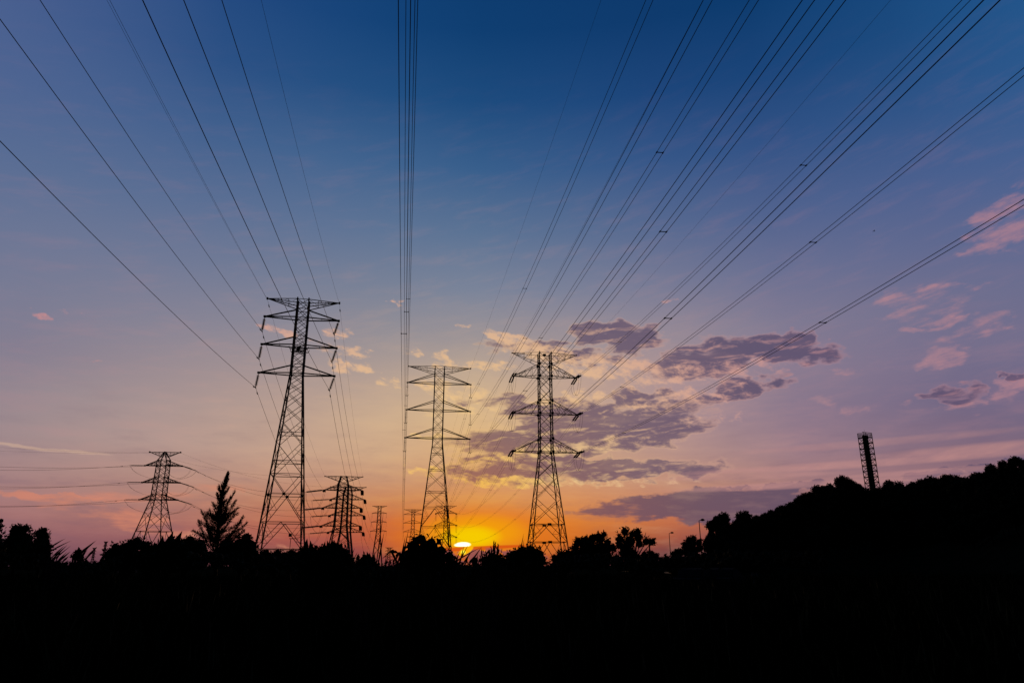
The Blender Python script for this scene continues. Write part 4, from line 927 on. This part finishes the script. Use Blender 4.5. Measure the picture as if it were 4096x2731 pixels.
plant('bush', 'low bush at the foot of the tall leafy weed', 'bush', [(1965, 2228, 20), (1990, 2232, 20), (1940, 2240, 20), (2012, 2244, 20), (1900, 2244, 18), (1970, 2255, 36)], 10.5, .055, trunk=False)

# reeds, sword leaves and tall grass
def blades(name, label, D, segs, w, cat='grass', group=None, mat=GRASS):
    c = np.mean([s_[0] for s_ in segs]); b = at(c, 2262, D); b[2] = 0; root = empty(name, b, label, cat, group); mb = MB()
    for u0, u1, v1, bend in segs:
        p0 = at(u0, 2258, D); mb.tube([np.array([p0[0] + random.uniform(-.05, .05), p0[1], 0]), p0], [w * .35, w * .3], 5); q = at(u1, v1, D + random.uniform(-.3, .3)); mb.blade(p0, q, w * random.uniform(.8, 1.2), bend * np.linalg.norm(q - p0), n=8)
    mb.build('blades', mat, root); return root
def swords(name, label, D, segs, w):
    c = np.mean([q[0] for q in segs]) - 6; b = at(c, 2262, D); b[2] = 0; root = empty(name, b, label, 'plant'); mb, st = MB(), MB()
    for u0, v0, u1, v1 in segs:
        p0 = at(u0, v0, D + random.uniform(-.3, .3)); q = at(u1, v1, D + random.uniform(-.3, .3)); mb.blade(p0, q, w * random.uniform(.8, 1.2), .015 * np.linalg.norm(q - p0), n=8)
        st.tube([b + np.array([random.uniform(-.1, .1), random.uniform(-.1, .1), 0]), b * .5 + p0 * .5 - np.array([.02, 0, 0]), p0], [.02, .018, w * .3], 5)
    st.build('stems', BARK, root); mb.build('leaves', LEAF, root)
swords('sword_leaf_plant', 'clump of long slanting sword leaves at left, pointing right', 16, [(190, 2196, 262, 2152), (194, 2208, 286, 2161), (208, 2244, 284, 2181), (206, 2240, 271, 2177), (204, 2232, 259, 2180), (222, 2244, 246, 2200), (236, 2244, 282, 2204), (228, 2246, 268, 2206), (214, 2246, 228, 2206), (250, 2246, 276, 2222)], .045)
swords('sword_leaf_plant', 'two thick slanting sword leaves at left, near the far pylons', 14, [(300, 2232, 385, 2160), (344, 2234, 389, 2184), (318, 2236, 350, 2196), (290, 2240, 306, 2206), (402, 2240, 424, 2212)], .055)
plant('weed_tuft', 'small ragged weed tuft between the two sword-leaf clumps', 'weed', [(308, 2208, 12), (318, 2202, 9), (300, 2224, 16), (326, 2228, 14)], 15, .07, trunk=False)
blades('grass_clump', 'long crossing grass blades in front of the setting sun', 9, [(1838, 1856, 2180, 0), (1800, 1928, 2186, .02), (1830, 1874, 2176, 0), (1850, 1890, 2200, .02), (1876, 1928, 2184, 0), (1905, 1912, 2212, 0), (1820, 1840, 2206, .05), (1870, 1898, 2222, .03), (1815, 1850, 2226, .02), (1860, 1876, 2214, 0)], .022, group='tall grasses against the sky')
blades('grass_clump', 'thin upright grass beside the tall leafy weed', 10, [(1920, 1927, 2184, 0), (1930, 1918, 2216, 0), (2000, 2006, 2194, 0), (1945, 1935, 2222, 0), (1912, 1920, 2226, 0)], .016, group='tall grasses against the sky')
blades('grass_clump', 'two tall thin stalks behind the drooping-leaved bush', 12, [(1606, 1635, 2112, 0), (1600, 1622, 2140, 0), (1612, 1616, 2176, 0), (1590, 1604, 2200, 0)], .03, group='tall grasses against the sky')
blades('grass_clump', 'tall stalk crossing the thin distant pylon', 12, [(1505, 1535, 2040, 0), (1512, 1536, 2126, .0), (1495, 1500, 2200, 0)], .026, group='tall grasses against the sky')
blades('grass_clump', 'feathered grass stalks on the round bush by the tension pylon', 22, [(2072, 2095, 2132, .01), (2080, 2096, 2154, .02), (2086, 2097, 2166, .03)], .05, group='tall grasses against the sky')
blades('grass_clump', 'thin grass tufts right of the paddle-leaved shrub', 12, [(1395, 1420, 2188, .05), (1405, 1432, 2205, .05), (1412, 1404, 2206, 0), (1425, 1440, 2222, .04), (1380, 1400, 2196, .04), (1540, 1546, 2216, 0), (1570, 1578, 2226, 0), (1590, 1584, 2220, 0), (1560, 1556, 2234, 0)], .018, group='tall grasses against the sky')
blades('grass_clump', 'two thin stalks leaning by the left legs of the near pylon', 25, [(945, 961, 2104, 0), (938, 955, 2116, 0)], .05, group='tall grasses against the sky')
D = 9.0; b = at(1600, 2262, D); b[2] = 0; root = empty('broken_reed', b, 'bent broken reed making an upside-down V left of the drooping-leaved bush', 'reed')
mb = MB(); p = [b, at(1590, 2252, D), at(1568, 2208, D), at(1562, 2203, D)]; mb.tube(p, [.016, .016, .015, .013], 6); mb.tube([p[-1], at(1550, 2214, D), at(1531, 2232, D)], [.011, .007, .003], 5); mb.build('stalk', GRASS, root)
mb = MB()
for u0, v0, u1, v1 in [(1562, 2203, 1583, 2207), (1570, 2206, 1596, 2214), (1590, 2214, 1586, 2238), (1600, 2216, 1606, 2240), (1588, 2212, 1612, 2222), (1604, 2214, 1620, 2236)]: mb.blade(at(u0, v0, D), at(u1, v1, D), .045, .01, n=6)
mb.build('leaves', LEAF, root)

# wooded hillside: six tree shapes, copied
protos = []
for k in range(6):
    r_ = random.Random(40 + k); root = empty('hill_tree', (0, 0, 0), 'dark leafy tree in the black mass of the wooded hillside', 'tree', 'trees covering the dark hillside')
    blobs = [(r_.uniform(-1.05, 1.05), r_.uniform(-1, 1), 2.5 + r_.uniform(-1.1, .7), r_.uniform(.5, 1.05)) for _ in range(10)] + [(r_.uniform(-.3, .3), 0, 3.4, .72), (r_.uniform(-.7, .7), r_.uniform(-.5, .5), 3.2, .55)]
    mb = MB(); limbs(mb, (0, 0, -1.0), blobs, .16)
    for _ in range(7):
        b_ = r_.choice(blobs); d_ = np.array([r_.uniform(-.9, .9), r_.uniform(-.9, .9), r_.uniform(.5, 1.0)]); d_ /= np.linalg.norm(d_); c_ = np.array(b_[:3]); mb.tube([c_, c_ + d_ * b_[3], c_ + d_ * (b_[3] + r_.uniform(.15, .45)) + np.array([r_.uniform(-.1, .1), 0, .05])], [.04, .025, .01], 5)
    mb.build('trunk', BARK, root)
    P = ball(blobs, 26, .17, shell=.5); mb = MB(); hearts(mb, blobs, .62); L = .17 * RNG.uniform(.7, 2.0, len(P)); mb.leaves(P, L, L * .62)
    mb.build('crown', LEAF if k % 2 else LEAF2, root); protos.append(root)
used = set()
def hill_tree(x, y, gz, scale, rz, label=None, group=None, k=None):
    k = random.randrange(6) if k is None else k
    if k not in used: o = protos[k]; used.add(k)
    else: o = copy_tree(protos[k])
    o.location = (x, y, gz); o.scale = (scale * random.uniform(.85, 1.25), scale * random.uniform(.85, 1.25), scale * random.uniform(.9, 1.12)); o.rotation_euler = (0, 0, rz)
    if label: o['label'] = label
    if group: o['group'] = group
    return o
SKY = [(2842, 2128, 34, 'tree at the lower left end of the wooded hill, beside the taller lamp'), (2866, 2080, 54, 'domed tree above the lower left end of the wooded hill'), (2897, 2048, 76, 'tree with sky holes low on the left shoulder of the hill'),
       (2968, 2033, 80, 'broad rounded treetop on the left shoulder of the hill'), (3022, 2056, 44, None), (3060, 2052, 40, None), (3086, 2042, 44, None), (3126, 2014, 54, None), (3160, 2002, 50, 'small treetop poking up halfway along the hill slope'), (3208, 1987, 54, None), (3236, 1966, 40, None),
       (3264, 1943, 62, 'leftmost of the tall ridge trees left of the chimney'), (3318, 1933, 62, 'middle one of the tall ridge trees left of the chimney'), (3372, 1911, 62, 'highest ridge tree left of the chimney, with a tufted top'), (3416, 1932, 46, None), (3444, 1953, 40, 'low tree at the left foot of the chimney'),
       (3538, 1932, 62, 'ragged tree at the right foot of the chimney'), (3568, 1955, 34, None), (3602, 1957, 48, None), (3644, 1940, 54, None), (3692, 1926, 54, None), (3740, 1911, 52, None), (3786, 1904, 60, 'ridge tree midway between chimney and right frame edge'), (3828, 1911, 40, None), (3862, 1917, 42, None),
       (3906, 1881, 66, 'tree where the ridge steps up towards the right edge'), (3960, 1860, 64, None), (4012, 1843, 64, 'tall treetop near the right end of the ridge'), (4058, 1832, 54, 'highest treetop close to the right frame edge'), (4104, 1842, 54, 'tree cut by the right frame edge'), (4160, 1828, 64, None)]
for u, v, w_, lab in SKY:
    D = float(np.interp(u, [q[0] for q in RIDGE], [q[2] for q in RIDGE])); m_ = mpp(u, v, D)
    sc = w_ * 1.08 * m_ / 3.0; top = at(u, v, D); gz = top[2] - 4.05 * sc
    hill_tree(top[0], D, gz, sc, random.uniform(0, 6.28), lab, 'trees along the ridge of the hill' if lab else None)
for u in range(2856, 4300, 34):    # lower ranks down the slope
    vtop = float(np.interp(u, [q[0] for q in RIDGE], [q[1] for q in RIDGE])); D0 = float(np.interp(u, [q[0] for q in RIDGE], [q[2] for q in RIDGE]))
    for row, (dv, dk) in enumerate(((26, .97), (62, .86), (110, .72), (160, .6))):
        uu = u + random.uniform(-16, 16); D = D0 * dk; v = vtop + dv + random.uniform(-6, 10)
        if v > 2262: continue
        top = at(uu, v, D); sc = 66 * mpp(uu, v, D) / 3.0 * random.uniform(.9, 1.3); hill_tree(top[0], D, max(top[2] - 4.05 * sc, hill_z(top[0], D) - 1.2), sc, random.uniform(0, 6.28))

# far-off woods on the horizon, undergrowth and grass
mb = MB(); pts = []
for i in range(5200):
    u = random.uniform(-400, 3000); D = random.uniform(330, 380); vt = 2250 + 5 * math.sin(u * .031) + 4 * math.sin(u * .087) + 2 * math.sin(u * .4)
    if 2540 < u < 2720: vt = 2219 + 2 * math.sin(u * .3); D = 300
    z1 = at(u, vt, D)[2]; x = at(u, vt, D)[0]; pts.append((x, D, random.uniform(0, z1)))
P = np.array(pts); mb.leaves(P, RNG.uniform(.8, 1.8, len(P)), RNG.uniform(.6, 1.2, len(P)))
tag(mb.build('distant_woods', LEAF), 'low line of far-off woods along the horizon', 'woods', kind='stuff')
mb = MB(); N = 42000; Y = 5.5 + 60 * RNG.random(N) ** 1.7; X = (RNG.random(N) * 2 - 1) * (Y * .85 + 3); Hh = RNG.uniform(.45, 1.15, N) * np.clip(Y / 12, .55, 1.12)
i0 = 0; an = RNG.uniform(0, 6.28, N); lean = RNG.uniform(.05, .5, N); ww = RNG.uniform(.012, .03, N) * (1 + Y / 30)
B = np.stack([X, Y, np.zeros(N)], 1); T = B + np.stack([np.cos(an) * lean * Hh, np.sin(an) * lean * Hh, Hh], 1); Md = B * .45 + T * .55 + np.stack([-np.cos(an) * lean * Hh * .15, -np.sin(an) * lean * Hh * .15, Hh * .06], 1)
sd2 = np.stack([-np.sin(an), np.cos(an), np.zeros(N)], 1) * ww[:, None] / 2
Q = np.stack([B - sd2, B + sd2, Md + sd2 * .8, T, Md - sd2 * .8], 1).reshape(-1, 3)
me = bpy.data.meshes.new('grass'); me.from_pydata(Q.tolist(), [], [(5*k, 5*k+1, 5*k+2, 5*k+3, 5*k+4) for k in range(N)]); me.materials.append(GRASS)
o = bpy.data.objects.new('grass', me); COL.objects.link(o); tag(o, 'black knee-high grass filling the foreground', 'grass', kind='stuff')
PROFILE = [(-300, 2195), (150, 2200), (205, 2222), (240, 2240), (410, 2240), (440, 2210), (560, 2200), (800, 2196), (1000, 2200), (1015, 2212), (1100, 2216), (1210, 2212), (1230, 2200), (1390, 2206), (1420, 2240), (1450, 2252),
           (1590, 2254), (1620, 2236), (1800, 2240), (1840, 2256), (1900, 2246), (2000, 2240), (2040, 2232), (2150, 2236), (2190, 2250), (2215, 2240), (2300, 2206), (2440, 2204), (2480, 2214), (2600, 2222), (2690, 2222), (2760, 2200), (2900, 2190), (3600, 2200)]
mb = MB(); pts = []; sz = []; bl = []
for i in range(1500):
    u = random.uniform(-250, 3300); D = random.uniform(24, 60); vt = float(np.interp(u, [q[0] for q in PROFILE], [q[1] for q in PROFILE])) + random.uniform(0, 46); r = random.uniform(9, 22) * mpp(u, vt, D); c = at(u, vt, D); n_ = 30
    cz = max(c[2] - r, .1); bl.append((c[0], c[1], cz, r)); q = RNG.normal(size=(n_, 3)); q /= np.linalg.norm(q, axis=1, keepdims=True); q = np.array([c[0], c[1], cz]) + q * r * RNG.uniform(.6, 1.05, (n_, 1)); pts.append(q); sz += [r * .36] * n_
hearts(mb, bl, .72)
P = np.concatenate(pts); sz = np.array(sz); mb.leaves(P, sz * 1.3, sz * .75)
tag(mb.build('undergrowth', LEAF2), 'tangled low undergrowth along the far side of the field', 'undergrowth', kind='stuff')

# ------------------------------------------------------------------ two parked cars below the hill
def make_car(label, x, y, rz):
    root = empty('parked_car', (x, y, .03), label, 'car', 'cars parked in the dark below the hill'); root.rotation_euler = (0, 0, 0)
    ca_, sa2 = math.cos(rz), math.sin(rz)
    def W(px_, py_, pz_): return np.array([x + px_ * ca_ - py_ * sa2, y + px_ * sa2 + py_ * ca_, .03 + pz_])
    def extr(prof, w0, w1, mat, name, parent, zs=None):
        mb = MB(); n_ = len(prof); i = 0
        for sgn in (-1, 1):
            for px_, pz_ in prof:
                w_ = w0 if pz_ < .8 else w1 + (w0 - w1) * max(0, (1.4 - pz_) / .6); mb.V.append(W(px_, sgn * w_ / 2, pz_))
        for k in range(n_): mb.Fc.append((k, (k+1) % n_, n_ + (k+1) % n_, n_ + k))
        mb.Fc.append(tuple(range(n_))[::-1]); mb.Fc.append(tuple(n_ + k for k in range(n_))); return mb.build(name, mat, parent)
    body = [(-2.1, .35), (-2.15, .7), (-2.0, .92), (-1.1, 1.0), (-.55, 1.38), (.1, 1.46), (1.0, 1.42), (1.65, 1.05), (2.1, .98), (2.15, .6), (2.1, .35), (1.7, .28), (-1.7, .28)]
    extr(body, 1.72, 1.25, PAINT, 'body', root)
    mb = MB(); mb.V += [W(-1.13, -.72, 1.015), W(-1.13, .72, 1.015), W(-.58, .62, 1.385), W(-.58, -.62, 1.385)]; mb.Fc.append((0, 1, 2, 3)); 
    for v_ in list(mb.V): mb.V.append(v_ + W(-.012, 0, .016) - W(0, 0, 0))
    mb.Fc += [(4, 5, 6, 7), (0, 4, 7, 3), (1, 5, 4, 0), (2, 6, 5, 1), (3, 7, 6, 2)]; mb.build('windscreen', GLASS, root)
    mb = MB(); mb.V += [W(1.62, -.7, 1.085), W(1.62, .7, 1.085), W(1.04, .62, 1.425), W(1.04, -.62, 1.425)]; 
    for v_ in list(mb.V): mb.V.append(v_ + W(.012, 0, .016) - W(0, 0, 0))
    mb.Fc += [(0, 1, 2, 3), (4, 5, 6, 7), (0, 4, 7, 3), (1, 5, 4, 0), (2, 6, 5, 1), (3, 7, 6, 2)]; mb.build('rear_window', GLASS, root)
    for sx_ in (-1.35, 1.35):
        for sy_ in (-.8, .8):
            mb = MB(); mb.tube([W(sx_, sy_ - .1, .31), W(sx_, sy_ + .1, .31)], .31, 18); wh = mb.build('wheel', RUBBER, root)
            mb = MB(); mb.tube([W(sx_, sy_ * 1.14 - .02, .31), W(sx_, sy_ * 1.14 + .02, .31)], .19, 14); mb.build('rim', STEEL, wh)
    for sy_ in (-.58, .58):
        mb = MB(); mb.box(W(-2.1, sy_, .72), .12, .34, .14, rz); mb.build('headlight', GLASS, root)
c1 = at(2716, 2300, 40); c2 = at(2856, 2300, 40)
make_car('dark parked car with a faint glint, left one of the pair below the hill', c1[0] + .9, 40.5, R(62))
make_car('dark parked car with a brighter windscreen glint, right one of the pair below the hill', c2[0] + .9, 41.5, R(62))

# a bird high in the right half of the sky
p = at(3496, 925, 140); root = empty('bird', p, 'tiny dark bird high in the sky at right', 'bird')
mb = MB(); mb.tube([p + np.array([-.22, 0, 0]), p + np.array([-.1, 0, .02]), p + np.array([.08, 0, .02]), p + np.array([.2, 0, .04]), p + np.array([.27, 0, .03])], [.015, .06, .07, .045, .01], 8); mb.build('body', FEATH, root)
for sg in (-1, 1):
    mb = MB(); a_ = p + np.array([.05, 0, .04]); mb.V += [a_, a_ + np.array([-.14, 0, 0]), a_ + np.array([-.12, sg * .3, .14]), a_ + np.array([.0, sg * .28, .15]), a_ + np.array([-.16, sg * .55, .05]),
        a_ - np.array([0, 0, .015]), a_ + np.array([-.14, 0, -.015]), a_ + np.array([-.12, sg * .3, .125]), a_ + np.array([.0, sg * .28, .135])]
    mb.Fc += [(0, 1, 2, 3), (3, 2, 4), (5, 8, 7, 6), (8, 4, 7), (0, 3, 8, 5), (1, 6, 7, 2), (3, 4, 8), (2, 7, 4)]; mb.build('wing', FEATH, root)
